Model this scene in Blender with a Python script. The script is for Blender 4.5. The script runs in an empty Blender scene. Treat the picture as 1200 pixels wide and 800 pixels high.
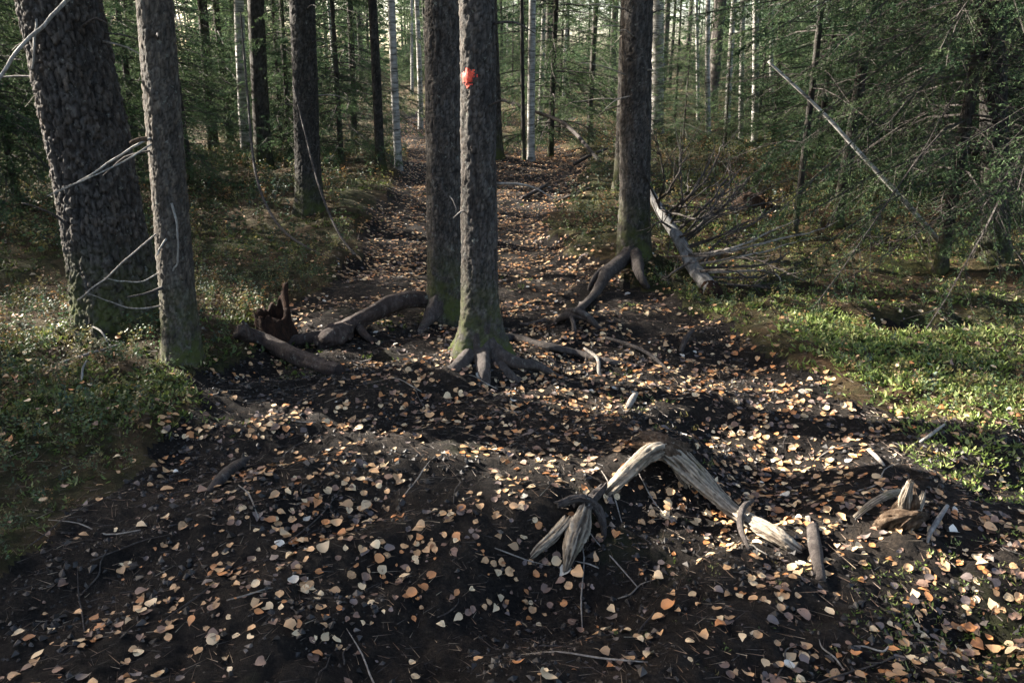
import bpy, math, random
import numpy as np
from mathutils import Vector

RNG = np.random.default_rng(7)
random.seed(7)
SC = bpy.context.scene
COL = SC.collection
R = math.radians

# ------------------------------------------------------------------ camera
F = 942.0                 # focal length in pixels of the 1200 x 800 photograph
PITCH = R(18.2)
CAM_Z = 1.5
cam_d = bpy.data.cameras.new('camera')
cam_d.sensor_width = 36.0
cam_d.lens = 36.0 * F / 1200.0
cam_d.clip_start = 0.05
cam_d.clip_end = 900.0
cam = bpy.data.objects.new('camera', cam_d)
COL.objects.link(cam)
cam.location = (0, 0, CAM_Z)
cam.rotation_euler = (math.pi / 2 - PITCH, 0, 0)
SC.camera = cam

# ------------------------------------------------------------------ sky, sun, exposure
SUN_EL = R(27.0)
SUN_AZ = R(65.0)          # left of the viewing direction (+Y)
sun_dir = Vector((-math.sin(SUN_AZ) * math.cos(SUN_EL), math.cos(SUN_AZ) * math.cos(SUN_EL), math.sin(SUN_EL)))
W = bpy.data.worlds.new('World')
SC.world = W
W.use_nodes = True
wn = W.node_tree.nodes
wl = W.node_tree.links
wn.clear()
sky = wn.new('ShaderNodeTexSky')
sky.sky_type = 'NISHITA'
sky.sun_disc = False
sky.sun_elevation = SUN_EL
sky.sun_rotation = -SUN_AZ
sky.air_density = 1.0
sky.dust_density = 4.0
sky.ozone_density = 0.6
bg = wn.new('ShaderNodeBackground')
bg.inputs['Strength'].default_value = 0.062
wo = wn.new('ShaderNodeOutputWorld')
wl.new(sky.outputs[0], bg.inputs['Color'])
wl.new(bg.outputs[0], wo.inputs['Surface'])
sl = bpy.data.lights.new('sun', 'SUN')
sl.energy = 5.0
sl.angle = R(0.5)
sl.color = (1.0, 0.93, 0.82)
so = bpy.data.objects.new('sun', sl)
COL.objects.link(so)
so.rotation_euler = sun_dir.to_track_quat('Z', 'Y').to_euler()
so.location = (-20, 20, 20)
SC.view_settings.view_transform = 'Standard'
SC.view_settings.look = 'None'
SC.view_settings.gamma = 1.0
SC.view_settings.exposure = 3.45
SC.view_settings.use_curve_mapping = False
SC.render.engine = 'CYCLES'
SC.cycles.use_denoising = True
SC.cycles.max_bounces = 6
SC.cycles.diffuse_bounces = 3
SC.cycles.glossy_bounces = 2
SC.cycles.transmission_bounces = 3
SC.cycles.transparent_max_bounces = 4
SC.cycles.caustics_reflective = False
SC.cycles.caustics_refractive = False

# ------------------------------------------------------------------ numeric noise
def _hash(ix, iy, iz, seed):
    n = (ix.astype(np.int64) * 73856093) ^ (iy.astype(np.int64) * 19349663) ^ (iz.astype(np.int64) * 83492791) ^ (seed * 2654435)
    n = (n ^ (n >> 13)) * 1274126177
    n = n & 0x7fffffff
    n = (n ^ (n >> 15)) * 60493
    return ((n & 0xffffff) / float(0xffffff))

def vnoise(x, y, z=None, seed=0):
    x = np.asarray(x, float); y = np.asarray(y, float)
    if z is None: z = np.zeros_like(x)
    x, y, z = np.broadcast_arrays(x, y, np.asarray(z, float))
    ix = np.floor(x); iy = np.floor(y); iz = np.floor(z)
    fx = x - ix; fy = y - iy; fz = z - iz
    fx = fx * fx * fx * (fx * (fx * 6 - 15) + 10); fy = fy * fy * fy * (fy * (fy * 6 - 15) + 10); fz = fz * fz * (3 - 2 * fz)
    flat = not np.any(fz)
    def lay(k):
        a = _hash(ix, iy, iz + k, seed); b = _hash(ix + 1, iy, iz + k, seed)
        c = _hash(ix, iy + 1, iz + k, seed); d = _hash(ix + 1, iy + 1, iz + k, seed)
        return (a * (1 - fx) + b * fx) * (1 - fy) + (c * (1 - fx) + d * fx) * fy
    v = lay(0)
    if not flat: v = v * (1 - fz) + lay(1) * fz
    return v * 2 - 1

def fbm(x, y, z=None, oct=4, seed=0, gain=0.5):
    s = 0; a = 1.0; t = 0
    x = np.asarray(x, float); y = np.asarray(y, float)
    for k in range(oct):
        f = 2.03 ** k
        s = s + a * vnoise(x * f + 17.3 * k, y * f - 9.1 * k, None if z is None else np.asarray(z) * f + 3.7 * k, seed + k)
        t += a; a *= gain
    return s / t

def sstep(a, b, x):
    t = np.clip((x - a) / (b - a), 0, 1)
    return t * t * (3 - 2 * t)

# ------------------------------------------------------------------ pixels of the photograph -> places
cp, sp = math.cos(PITCH), math.sin(PITCH)
def ray(px, py):
    u = (px - 600.0) / F; v = (400.0 - py) / F
    d = np.array([u, cp + v * sp, -sp + v * cp])
    return d

def flat_pt(px, py):
    d = ray(px, py)
    t = CAM_Z / max(-d[2], 1e-3)
    return d[0] * t, d[1] * t

# trail outline, read on the photograph and laid on the ground plane
TRAIL_PX = [(-500, 960), (-260, 820), (-60, 720), (40, 640), (110, 570), (190, 510), (235, 450), (290, 420), (330, 365), (400, 310), (436, 262),
            (462, 222), (474, 192), (462, 160), (488, 146), (512, 160), (535, 185), (552, 200), (590, 198), (604, 172), (640, 158), (668, 150), (690, 160),
            (655, 180), (690, 195), (676, 228), (640, 262), (664, 292), (710, 318), (785, 348), (850, 376), (915, 408), (965, 452), (1080, 478), (1260, 505),
            (1300, 600), (1400, 800), (1500, 1100), (-300, 1100)]
TRAIL = np.array([flat_pt(*p) for p in TRAIL_PX])
ISLAND_PX = [(515, 196), (540, 205), (580, 215), (566, 240), (530, 225)]

def poly_sd(x, y, P):
    x = np.asarray(x, float); y = np.asarray(y, float)
    d2 = np.full(x.shape, 1e9); ins = np.zeros(x.shape, bool)
    n = len(P)
    for i in range(n):
        ax, ay = P[i]; bx, by = P[(i + 1) % n]
        ex, ey = bx - ax, by - ay
        t = np.clip(((x - ax) * ex + (y - ay) * ey) / (ex * ex + ey * ey + 1e-12), 0, 1)
        d2 = np.minimum(d2, (x - ax - t * ex) ** 2 + (y - ay - t * ey) ** 2)
        c = ((ay > y) != (by > y)) & (x < (bx - ax) * (y - ay) / (by - ay + 1e-12) + ax)
        ins ^= c
    return np.where(ins, 1, -1) * np.sqrt(d2)      # positive inside

SOIL_PATCH = flat_pt(1092, 383)      # a bare dark patch in the right moss
def trail_mask(x, y):
    r = np.hypot(x, y)
    d = poly_sd(x, y, TRAIL) + 0.22 * fbm(np.asarray(x) / 0.5, np.asarray(y) / 0.5, oct=3, seed=40)
    sx0, sy0 = SOIL_PATCH
    d = np.maximum(d, 0.22 - np.hypot((np.asarray(x) - sx0) * 0.7, np.asarray(y) - sy0) + 0.2 * fbm(np.asarray(x) / 0.2, np.asarray(y) / 0.2, oct=2, seed=41))
    w = 0.10 + 0.012 * r
    return sstep(-w, w, d)

# local mounds and hollows: pixel, radius (m), height (m)
BUMPS_PX = [(560, 432, 0.42, 0.10), (775, 528, 0.34, 0.13), (700, 330, 0.5, 0.08), (675, 378, 0.28, 0.09), (650, 590, 0.2, 0.06),
            (640, 640, 0.22, -0.10), (860, 495, 0.30, -0.12), (440, 655, 0.25, -0.07), (540, 540, 0.35, 0.05), (1050, 590, 0.25, 0.06),
            (1140, 690, 0.22, -0.13), (300, 420, 0.25, -0.07), (730, 660, 0.35, -0.05), (330, 600, 0.5, 0.04),
            (740, 300, 0.55, 0.16), (590, 200, 0.6, 0.18), (450, 240, 0.8, 0.12), (975, 270, 0.6, 0.16), (1120, 390, 0.3, 0.06),
            (140, 380, 0.7, 0.10), (213, 415, 0.35, 0.08), (362, 250, 0.7, 0.12), (1165, 310, 0.6, 0.12), (460, 205, 1.0, 0.15)]
BUMPS = [(*flat_pt(a, b), c, d) for a, b, c, d in BUMPS_PX]

def height0(x, y, fine=True):
    x = np.asarray(x, float); y = np.asarray(y, float)
    r = np.hypot(x, y)
    m = trail_mask(x, y)
    h = -0.10 * m + 0.026 * np.clip(r - 7, 0, 60) + 0.35 * fbm(x / 11 + 5, y / 11, oct=2, seed=3) * sstep(5, 16, r)
    h = h + (1 - m) * (0.10 * fbm(x / 0.85, y / 0.85, oct=3, seed=11) + 0.03 * fbm(x / 0.13, y / 0.13, oct=2, seed=12))
    u = 0.80 * x + 0.60 * y; v = -0.60 * x + 0.80 * y
    h = h + m * (1 - 0.6 * sstep(4.5, 7.5, r)) * (0.10 * fbm(u / 1.3, v / 0.36, oct=3, seed=21) + 0.035 * fbm(x / 0.33, y / 0.33, oct=3, seed=22))
    for bx, by, br, bh in BUMPS:
        h = h + bh * np.exp(-((x - bx) ** 2 + (y - by) ** 2) / (br * br))
    if fine:
        near = 1 - sstep(6, 12, r)
        h = h + near * (1 - m) * 0.020 * fbm(x / 0.05, y / 0.05, oct=3, seed=33, gain=0.6)
        h = h + near * m * (0.022 * fbm(x / 0.075, y / 0.075, oct=3, seed=31, gain=0.6) + 0.006 * vnoise(x / 0.022, y / 0.022, seed=34))
    return h

# table for fast look-ups of the ground (bilinear), exact formula for the sheet itself
def height(x, y): return height0(x, y)

def at(px, py, lift=0.0, tmax=120):
    """the place on the ground (raised by lift) that the photograph shows at this pixel"""
    d = ray(px, py)
    t = np.geomspace(0.8, tmax, 1400)
    z = CAM_Z + d[2] * t - (height0(d[0] * t, d[1] * t, False) + lift)
    k = np.nonzero(z < 0)[0]
    if len(k) == 0:
        tt = tmax
    else:
        i = max(k[0], 1)
        a, b = z[i - 1], z[i]
        tt = t[i - 1] + (t[i] - t[i - 1]) * a / (a - b)
    return np.array([d[0] * tt, d[1] * tt, CAM_Z + d[2] * tt])

def pt(px, py, Y):
    d = ray(px, py)
    t = Y / d[1]
    return np.array([d[0] * t, Y, CAM_Z + d[2] * t])

# ------------------------------------------------------------------ mesh helpers
def mesh(name, v, quads=None, tris=None, mats=(), mat_q=None, mat_t=None, smooth=True, colour=None):
    v = np.asarray(v, np.float32).reshape(-1, 3)
    q = np.zeros((0, 4), np.int32) if quads is None or len(quads) == 0 else np.asarray(quads, np.int32).reshape(-1, 4)
    t = np.zeros((0, 3), np.int32) if tris is None or len(tris) == 0 else np.asarray(tris, np.int32).reshape(-1, 3)
    me = bpy.data.meshes.new(name)
    me.vertices.add(len(v)); me.vertices.foreach_set('co', v.ravel())
    me.loops.add(q.size + t.size)
    me.loops.foreach_set('vertex_index', np.concatenate([q.ravel(), t.ravel()]))
    me.polygons.add(len(q) + len(t))
    st = np.concatenate([np.arange(len(q)) * 4, q.size + np.arange(len(t)) * 3]).astype(np.int32)
    me.polygons.foreach_set('loop_start', st)
    mi = np.zeros(len(q) + len(t), np.int32)
    if mat_q is not None: mi[:len(q)] = mat_q
    if mat_t is not None: mi[len(q):] = mat_t
    me.polygons.foreach_set('material_index', mi)
    me.polygons.foreach_set('use_smooth', np.full(len(q) + len(t), smooth, bool))
    for m in mats: me.materials.append(m)
    if colour is not None:
        a = me.color_attributes.new('tint', 'FLOAT_COLOR', 'POINT')
        c = np.ones((len(v), 4), np.float32); c[:, :3] = colour
        a.data.foreach_set('color', c.ravel())
    me.update(calc_edges=True)
    return me

def tagged(o, label=None, cat=None, group=None, kind=None):
    if label: o['label'] = label
    if cat: o['category'] = cat
    if group: o['group'] = group
    if kind: o['kind'] = kind
    return o

def link(name, me, parent=None, loc=(0, 0, 0)):
    o = bpy.data.objects.new(name, me)
    COL.objects.link(o)
    o.location = loc
    if parent is not None: o.parent = parent
    return o

def thing(name, label, cat, loc, group=None):
    o = bpy.data.objects.new(name, None)
    COL.objects.link(o)
    o.location = tuple(float(c) for c in loc)
    o.empty_display_size = 0.1
    return tagged(o, label, cat, group)

def part(name, geo, mat, parent, label=None):
    """geo in world coordinates: (verts, quads, tris)"""
    v, q, t = geo[:3]
    base = np.array(parent.location) if parent is not None else np.zeros(3)
    pp = parent.parent if parent is not None else None
    if pp is not None: base = base + np.array(pp.location)
    me = mesh(name, np.asarray(v) - base, q, t, (mat,), colour=geo[3] if len(geo) > 3 else None)
    return tagged(link(name, me, parent), label)

def solo(name, geo, mat, label, cat, group=None):
    v, q, t = geo
    v = np.asarray(v)
    base = v.mean(0); base[2] = v[:, 2].min()
    return tagged(link(name, mesh(name, v - base, q, t, (mat,)), None, tuple(base)), label, cat, group)

def smooth_path(P, n, rad=None):
    """Catmull-Rom through the given points"""
    P = np.asarray(P, float); k = len(P)
    if k == 2:
        s = np.linspace(0, 1, n)[:, None]
        out = P[0] * (1 - s) + P[1] * s
        rr = None if rad is None else np.interp(np.linspace(0, 1, n), np.linspace(0, 1, len(rad)), rad)
        return out, rr
    E = np.vstack([2 * P[0] - P[1], P, 2 * P[-1] - P[-2]])
    s = np.linspace(0, k - 1 - 1e-9, n); i = s.astype(int); f = (s - i)[:, None]
    p0, p1, p2, p3 = E[i], E[i + 1], E[i + 2], E[i + 3]
    out = 0.5 * ((2 * p1) + (-p0 + p2) * f + (2 * p0 - 5 * p1 + 4 * p2 - p3) * f ** 2 + (-p0 + 3 * p1 - 3 * p2 + p3) * f ** 3)
    rr = None if rad is None else np.interp(s, np.linspace(0, k - 1, len(rad)), rad)
    return out, rr

def tube(path, rad, sides=8, disp=None, flat=1.0, close=True, up=(0, 0, 1)):
    """tube along a path; disp(theta[n,s], s_len[n,s]) adds to the radius"""
    path = np.asarray(path, float); n = len(path)
    T = np.gradient(path, axis=0); T /= (np.linalg.norm(T, axis=1)[:, None] + 1e-12)
    up = np.asarray(up, float)
    N = np.zeros_like(T)
    a = np.cross(T[0], up)
    if np.linalg.norm(a) < 0.1: a = np.cross(T[0], (0, 1.0, 0.2))
    a /= np.linalg.norm(a); N[0] = a
    for i in range(1, n):
        b = N[i - 1] - T[i] * np.dot(N[i - 1], T[i]); N[i] = b / (np.linalg.norm(b) + 1e-12)
    B = np.cross(T, N)
    th = np.linspace(0, 2 * np.pi, sides, endpoint=False)
    L = np.concatenate([[0], np.cumsum(np.linalg.norm(np.diff(path, axis=0), axis=1))])
    rr = np.asarray(rad, float)[:, None] * np.ones((1, sides))
    if disp is not None: rr = rr + disp(np.broadcast_to(th, (n, sides)), np.broadcast_to(L[:, None], (n, sides)), rr)
    v = path[:, None, :] + rr[..., None] * (np.cos(th)[None, :, None] * N[:, None, :] + flat * np.sin(th)[None, :, None] * B[:, None, :])
    v = v.reshape(-1, 3)
    i = np.arange(n - 1)[:, None] * sides; j = np.arange(sides)[None, :]; j2 = (j + 1) % sides
    q = np.stack([i + j, i + j2, i + sides + j2, i + sides + j], -1).reshape(-1, 4)
    t = np.zeros((0, 3), int)
    if close:
        c0, c1 = len(v), len(v) + 1
        v = np.vstack([v, path[0], path[-1]])
        jj = np.arange(sides)
        t = np.vstack([np.stack([np.full(sides, c0), (jj + 1) % sides, jj], -1),
                       np.stack([np.full(sides, c1), (n - 1) * sides + jj, (n - 1) * sides + (jj + 1) % sides], -1)])
    return v, q, t

def join(geos):
    V, Q, T = [], [], []; o = 0
    for v, q, t in geos:
        V.append(v); Q.append(np.asarray(q, int).reshape(-1, 4) + o); T.append(np.asarray(t, int).reshape(-1, 3) + o); o += len(v)
    return np.vstack(V), np.vstack(Q), np.vstack(T)

def knobbly(seed, amp=0.18, fibre=0.0, ln=0.12):
    def f(th, L, rr):
        c, s = np.cos(th) * 1.2, np.sin(th) * 1.2
        d = amp * fbm(c + seed * 3.1, s, L / ln, oct=3, seed=seed)
        if fibre:
            d = d + fibre * fbm(np.cos(th) * 5.5 + seed, np.sin(th) * 5.5, L / (ln * 6), oct=3, seed=seed + 5)
        return d * rr
    return f

# ------------------------------------------------------------------ materials
def mat(name, build, rough=0.85, spec=0.25):
    m = bpy.data.materials.new(name); m.use_nodes = True
    nt = m.node_tree; nt.nodes.clear()
    b = nt.nodes.new('ShaderNodeBsdfPrincipled'); o = nt.nodes.new('ShaderNodeOutputMaterial')
    b.inputs['Roughness'].default_value = rough
    b.inputs['Specular IOR Level'].default_value = spec
    nt.links.new(b.outputs[0], o.inputs['Surface'])
    build(nt, b, o)
    return m

def N(nt, typ, **kw):
    n = nt.nodes.new(typ)
    for k, v in kw.items():
        if k in n.inputs: n.inputs[k].default_value = v
        else: setattr(n, k, v)
    return n

def coords(nt, sc=(1, 1, 1)):
    tc = N(nt, 'ShaderNodeTexCoord'); mp = N(nt, 'ShaderNodeMapping')
    mp.inputs['Scale'].default_value = sc
    nt.links.new(tc.outputs['Object'], mp.inputs['Vector'])
    return mp.outputs[0]

def noise(nt, vec, scale, detail=5, rough=0.6):
    n = N(nt, 'ShaderNodeTexNoise', Scale=scale, Detail=detail, Roughness=rough)
    nt.links.new(vec, n.inputs['Vector'])
    return n.outputs['Fac']

def ramp(nt, fac, stops):
    r = N(nt, 'ShaderNodeValToRGB')
    e = r.color_ramp.elements
    while len(e) < len(stops): e.new(0.5)
    for k, (p, c) in enumerate(stops):
        e[k].position = p; e[k].color = (*c, 1) if len(c) == 3 else c
    nt.links.new(fac, r.inputs['Fac'])
    return r.outputs[0]

def mix(nt, fac, a, b, mode='MIX'):
    m = N(nt, 'ShaderNodeMix', data_type='RGBA', blend_type=mode)
    for s, val in ((0, fac), (6, a), (7, b)):
        if isinstance(val, (int, float)): m.inputs[s].default_value = val
        elif isinstance(val, tuple): m.inputs[s].default_value = (*val, 1)
        else: nt.links.new(val, m.inputs[s])
    return m.outputs[2]

def bump(nt, b, h, strength, dist):
    n = N(nt, 'ShaderNodeBump', Strength=strength, Distance=dist)
    nt.links.new(h, n.inputs['Height']); nt.links.new(n.outputs[0], b.inputs['Normal'])

def mapr(nt, val, a, b, c=0.0, d=1.0):
    n = N(nt, 'ShaderNodeMapRange')
    for k, x in enumerate((a, b, c, d)): n.inputs[k + 1].default_value = x
    nt.links.new(val, n.inputs[0])
    return n.outputs[0]

def obj_z(nt):
    tc = N(nt, 'ShaderNodeTexCoord'); s = N(nt, 'ShaderNodeSeparateXYZ')
    nt.links.new(tc.outputs['Object'], s.inputs[0])
    return s.outputs['Z']

def soil_build(nt, b, o):
    v = coords(nt)
    c1 = ramp(nt, noise(nt, v, 3.0, 6, 0.65), [(0.3, (0.008, 0.0066, 0.006)), (0.55, (0.018, 0.0145, 0.012)), (0.8, (0.045, 0.033, 0.024))])
    c2 = ramp(nt, noise(nt, v, 75, 6, 0.8), [(0.36, (0.3, 0.3, 0.3)), (0.55, (1.0, 0.98, 0.95)), (0.70, (2.6, 2.4, 2.1))])
    c = mix(nt, 1.0, c1, c2, 'MULTIPLY')
    gm = ramp(nt, noise(nt, v, 2.1, 6, 0.65), [(0.60, (0, 0, 0)), (0.72, (1, 1, 1))])
    c = mix(nt, mix(nt, 1.0, gm, (0.5, 0.5, 0.5), 'MULTIPLY'), c, (0.030, 0.034, 0.012))
    nt.links.new(c, b.inputs['Base Color'])
    bump(nt, b, noise(nt, v, 90, 7, 0.85), 1.0, 0.03)
M_SOIL = mat('black_peat_soil', soil_build, 0.9, 0.10)

def floor_build(nt, b, o):
    v = coords(nt)
    moss = ramp(nt, noise(nt, v, 16, 8, 0.8), [(0.3, (0.008, 0.008, 0.004)), (0.5, (0.022, 0.023, 0.009)), (0.7, (0.065, 0.064, 0.022))])
    lit = ramp(nt, noise(nt, v, 22, 6, 0.75), [(0.3, (0.016, 0.010, 0.006)), (0.55, (0.055, 0.034, 0.018)), (0.8, (0.14, 0.085, 0.045))])
    k = ramp(nt, noise(nt, v, 1.3, 5, 0.65), [(0.42, (0, 0, 0)), (0.6, (1, 1, 1))])
    nt.links.new(mix(nt, k, moss, lit), b.inputs['Base Color'])
    bump(nt, b, noise(nt, v, 70, 6, 0.8), 1.0, 0.03)
M_FLOOR = mat('mossy_forest_floor', floor_build, 0.95, 0.1)

def bark_build(c_lo, c_mid, c_hi, moss=None, sc=1.0, lichen=0.5, tint=False):
    def f(nt, b, o):
        v = coords(nt, (1, 1, 0.35))
        c = ramp(nt, noise(nt, v, 34 * sc, 7, 0.72), [(0.30, c_lo), (0.5, c_mid), (0.72, c_hi)])
        v2 = coords(nt)
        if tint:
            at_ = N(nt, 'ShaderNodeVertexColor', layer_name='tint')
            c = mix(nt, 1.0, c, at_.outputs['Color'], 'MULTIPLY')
        li = ramp(nt, noise(nt, v2, 23, 6, 0.75), [(0.60, (0, 0, 0)), (0.66, (1, 1, 1))])
        c = mix(nt, mix(nt, 1.0, li, (lichen, lichen, lichen), 'MULTIPLY'), c, (0.19, 0.195, 0.165))
        if moss:
            z = mapr(nt, obj_z(nt), 0.0, moss, 1.0, 0.0)
            mm = N(nt, 'ShaderNodeMath', operation='MULTIPLY')
            nt.links.new(z, mm.inputs[0]); nt.links.new(mapr(nt, noise(nt, v2, 9, 6, 0.75), 0.40, 0.58, 0, 1), mm.inputs[1])
            c = mix(nt, mm.outputs[0], c, (0.050, 0.058, 0.016))
        nt.links.new(c, b.inputs['Base Color'])
        bump(nt, b, noise(nt, v, 110 * sc, 7, 0.8), 1.0, 0.012)
    return f
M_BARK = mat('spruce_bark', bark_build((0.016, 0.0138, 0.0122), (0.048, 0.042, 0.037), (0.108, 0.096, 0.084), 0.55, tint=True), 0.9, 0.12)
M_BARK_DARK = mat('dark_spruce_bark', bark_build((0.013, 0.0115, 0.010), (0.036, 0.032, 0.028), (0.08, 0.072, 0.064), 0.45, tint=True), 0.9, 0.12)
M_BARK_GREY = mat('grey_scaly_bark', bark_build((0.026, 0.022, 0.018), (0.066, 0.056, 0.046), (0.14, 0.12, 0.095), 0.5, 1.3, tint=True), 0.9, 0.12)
M_ROOT = mat('root_bark', bark_build((0.011, 0.008, 0.007), (0.034, 0.026, 0.022), (0.09, 0.075, 0.066), None, 1.2, 0.45), 0.75, 0.25)
M_DRY = mat('dry_grey_wood', bark_build((0.08, 0.068, 0.058), (0.19, 0.165, 0.14), (0.36, 0.33, 0.29), None, 1.2, 0.4), 0.8, 0.2)
M_TWIG = mat('dark_twig_bark', bark_build((0.02, 0.016, 0.014), (0.045, 0.038, 0.034), (0.10, 0.09, 0.08), None, 2.0, 0.5), 0.85, 0.15)
M_PALE = mat('lichen_pale_twig', bark_build((0.07, 0.06, 0.05), (0.20, 0.185, 0.16), (0.40, 0.385, 0.35), None, 2.0, 0.3), 0.85, 0.2)
M_ROT = mat('rotten_wood', bark_build((0.006, 0.004, 0.003), (0.018, 0.010, 0.007), (0.05, 0.024, 0.013), None, 1.5, 0.0), 0.95, 0.1)
M_RUST = mat('rusty_rotten_wood', bark_build((0.018, 0.012, 0.008), (0.055, 0.036, 0.023), (0.16, 0.12, 0.085), None, 1.5, 0.1), 0.9, 0.1)

def weathered_build(nt, b, o):
    v = coords(nt)
    at_ = N(nt, 'ShaderNodeVertexColor', layer_name='tint')
    c = ramp(nt, noise(nt, v, 40, 6, 0.75), [(0.3, (0.45, 0.43, 0.40)), (0.5, (0.95, 0.93, 0.9)), (0.75, (1.35, 1.32, 1.25))])
    c = mix(nt, 1.0, c, at_.outputs['Color'], 'MULTIPLY')
    g = ramp(nt, noise(nt, v, 9, 6, 0.7), [(0.56, (0, 0, 0)), (0.68, (1, 1, 1))])
    c = mix(nt, mix(nt, 1.0, g, (0.5, 0.5, 0.5), 'MULTIPLY'), c, (0.065, 0.06, 0.02))
    nt.links.new(c, b.inputs['Base Color'])
    bump(nt, b, noise(nt, v, 120, 6, 0.75), 0.9, 0.006)
M_WEATHER = mat('weathered_stump_wood', weathered_build, 0.8, 0.2)

def birch_build(nt, b, o):
    v = coords(nt, (1, 1, 6))
    c = ramp(nt, noise(nt, v, 5, 5, 0.7), [(0.36, (0.03, 0.026, 0.023)), (0.48, (0.22, 0.21, 0.19)), (0.72, (0.45, 0.43, 0.40))])
    v2 = coords(nt)
    d = ramp(nt, noise(nt, v2, 3, 5, 0.7), [(0.5, (0, 0, 0)), (0.66, (1, 1, 1))])
    c = mix(nt, mix(nt, 1.0, d, (0.7, 0.7, 0.7), 'MULTIPLY'), c, (0.10, 0.09, 0.075))
    nt.links.new(c, b.inputs['Base Color'])
    bump(nt, b, noise(nt, v, 30, 4, 0.6), 0.5, 0.006)
M_BIRCH = mat('birch_bark', birch_build, 0.75, 0.25)
M_BIRCH_GREY = mat('grey_dead_birch_bark', bark_build((0.022, 0.019, 0.017), (0.13, 0.123, 0.115), (0.27, 0.262, 0.25), None, 0.45, 0.2), 0.75, 0.25)

def tint_build(trans=0.35, var=0.0, scale=30):
    def f(nt, b, o):
        a = N(nt, 'ShaderNodeVertexColor', layer_name='tint')
        c = a.outputs['Color']
        if var:
            v = coords(nt)
            c = mix(nt, 1.0, c, ramp(nt, noise(nt, v, scale, 3, 0.6), [(0.3, (1 - var,) * 3), (0.7, (1 + var,) * 3)]), 'MULTIPLY')
        nt.links.new(c, b.inputs['Base Color'])
        if trans:
            t = N(nt, 'ShaderNodeBsdfTranslucent'); nt.links.new(c, t.inputs['Color'])
            s = N(nt, 'ShaderNodeMixShader'); s.inputs[0].default_value = trans
            nt.links.new(b.outputs[0], s.inputs[1]); nt.links.new(t.outputs[0], s.inputs[2])
            nt.links.new(s.outputs[0], o.inputs['Surface'])
    return f
M_TINT = mat('foliage_leaf', tint_build(0.35), 0.6, 0.3)
M_NEEDLE = mat('spruce_needle', tint_build(0.22), 0.85, 0.08)
M_LITTER = mat('fallen_leaf_blade', tint_build(0.12, 0.35, 90), 0.6, 0.35)

def leaf_mat(name, c):
    def f(nt, b, o):
        v = coords(nt)
        oi = N(nt, 'ShaderNodeObjectInfo')
        hv = N(nt, 'ShaderNodeHueSaturation')
        nt.links.new(mapr(nt, oi.outputs['Random'], 0, 1, 0.65, 1.3), hv.inputs['Value'])
        k = ramp(nt, noise(nt, v, 45, 4, 0.65), [(0.3, tuple(x * 0.55 for x in c)), (0.5, c), (0.75, tuple(min(1, x * 1.25) for x in c))])
        nt.links.new(k, hv.inputs['Color'])
        nt.links.new(hv.outputs[0], b.inputs['Base Color'])
        bump(nt, b, noise(nt, v, 130, 3, 0.6), 0.4, 0.003)
    return mat(name, f, 0.55, 0.4)

def red_build(nt, b, o):
    v = coords(nt)
    nt.links.new(ramp(nt, noise(nt, v, 60, 4, 0.7), [(0.3, (0.12, 0.010, 0.007)), (0.5, (0.42, 0.040, 0.018)), (0.75, (0.60, 0.095, 0.045))]), b.inputs['Base Color'])
M_RED = mat('red_trail_paint', red_build, 0.6, 0.3)

# ------------------------------------------------------------------ the ground
def build_ground():
    d = 0.0066
    th_f = np.arange(-R(50), R(50) + 1e-9, d)
    th_b = np.linspace(R(50), 2 * math.pi - R(50), 46)[1:-1]
    th = np.concatenate([th_f, th_b])
    r = [0.5]
    while r[-1] < 9: r.append(r[-1] * (1 + d))
    while r[-1] < 30: r.append(r[-1] * 1.02)
    while r[-1] < 420: r.append(r[-1] * 1.06)
    r = np.array(r)
    Rg, Tg = np.meshgrid(r, th, indexing='ij')
    x = Rg * np.sin(Tg); y = Rg * np.cos(Tg)
    z = height0(x, y)
    n, s = x.shape
    v = np.stack([x, y, z], -1).reshape(-1, 3)
    v = np.vstack([v, [[0, 0, float(height0(np.array([0.0]), np.array([0.0]))[0])]]])
    i = np.arange(n - 1)[:, None] * s; j = np.arange(s)[None, :]; j2 = (j + 1) % s
    q = np.stack([i + j2, i + j, i + s + j, i + s + j2], -1).reshape(-1, 4)
    jj = np.arange(s)
    t = np.stack([np.full(s, len(v) - 1), jj, (jj + 1) % s], -1)[:, ::-1]
    m = trail_mask(x, y).ravel()
    fm = m[q].mean(1)
    def sub(sel, name, mt, tri):
        qq = q[sel]
        tt = t if tri else np.zeros((0, 3), int)
        used = np.unique(np.concatenate([qq.ravel(), tt.ravel()]))
        rm = np.zeros(len(v), int); rm[used] = np.arange(len(used))
        o = link(name, mesh(name, v[used], rm[qq], rm[tt] if tri else None, (mt,)))
        tagged(o, kind='structure')
        return o
    a = sub(fm > 0.5, 'trail', M_SOIL, True)
    b = sub(fm <= 0.5, 'forest_floor', M_FLOOR, False)
    tagged(a, 'worn black peat trail strewn with fallen leaves', 'trail')
    tagged(b, 'mossy forest floor of moss and litter beside the trail', 'forest floor')
build_ground()

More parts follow.
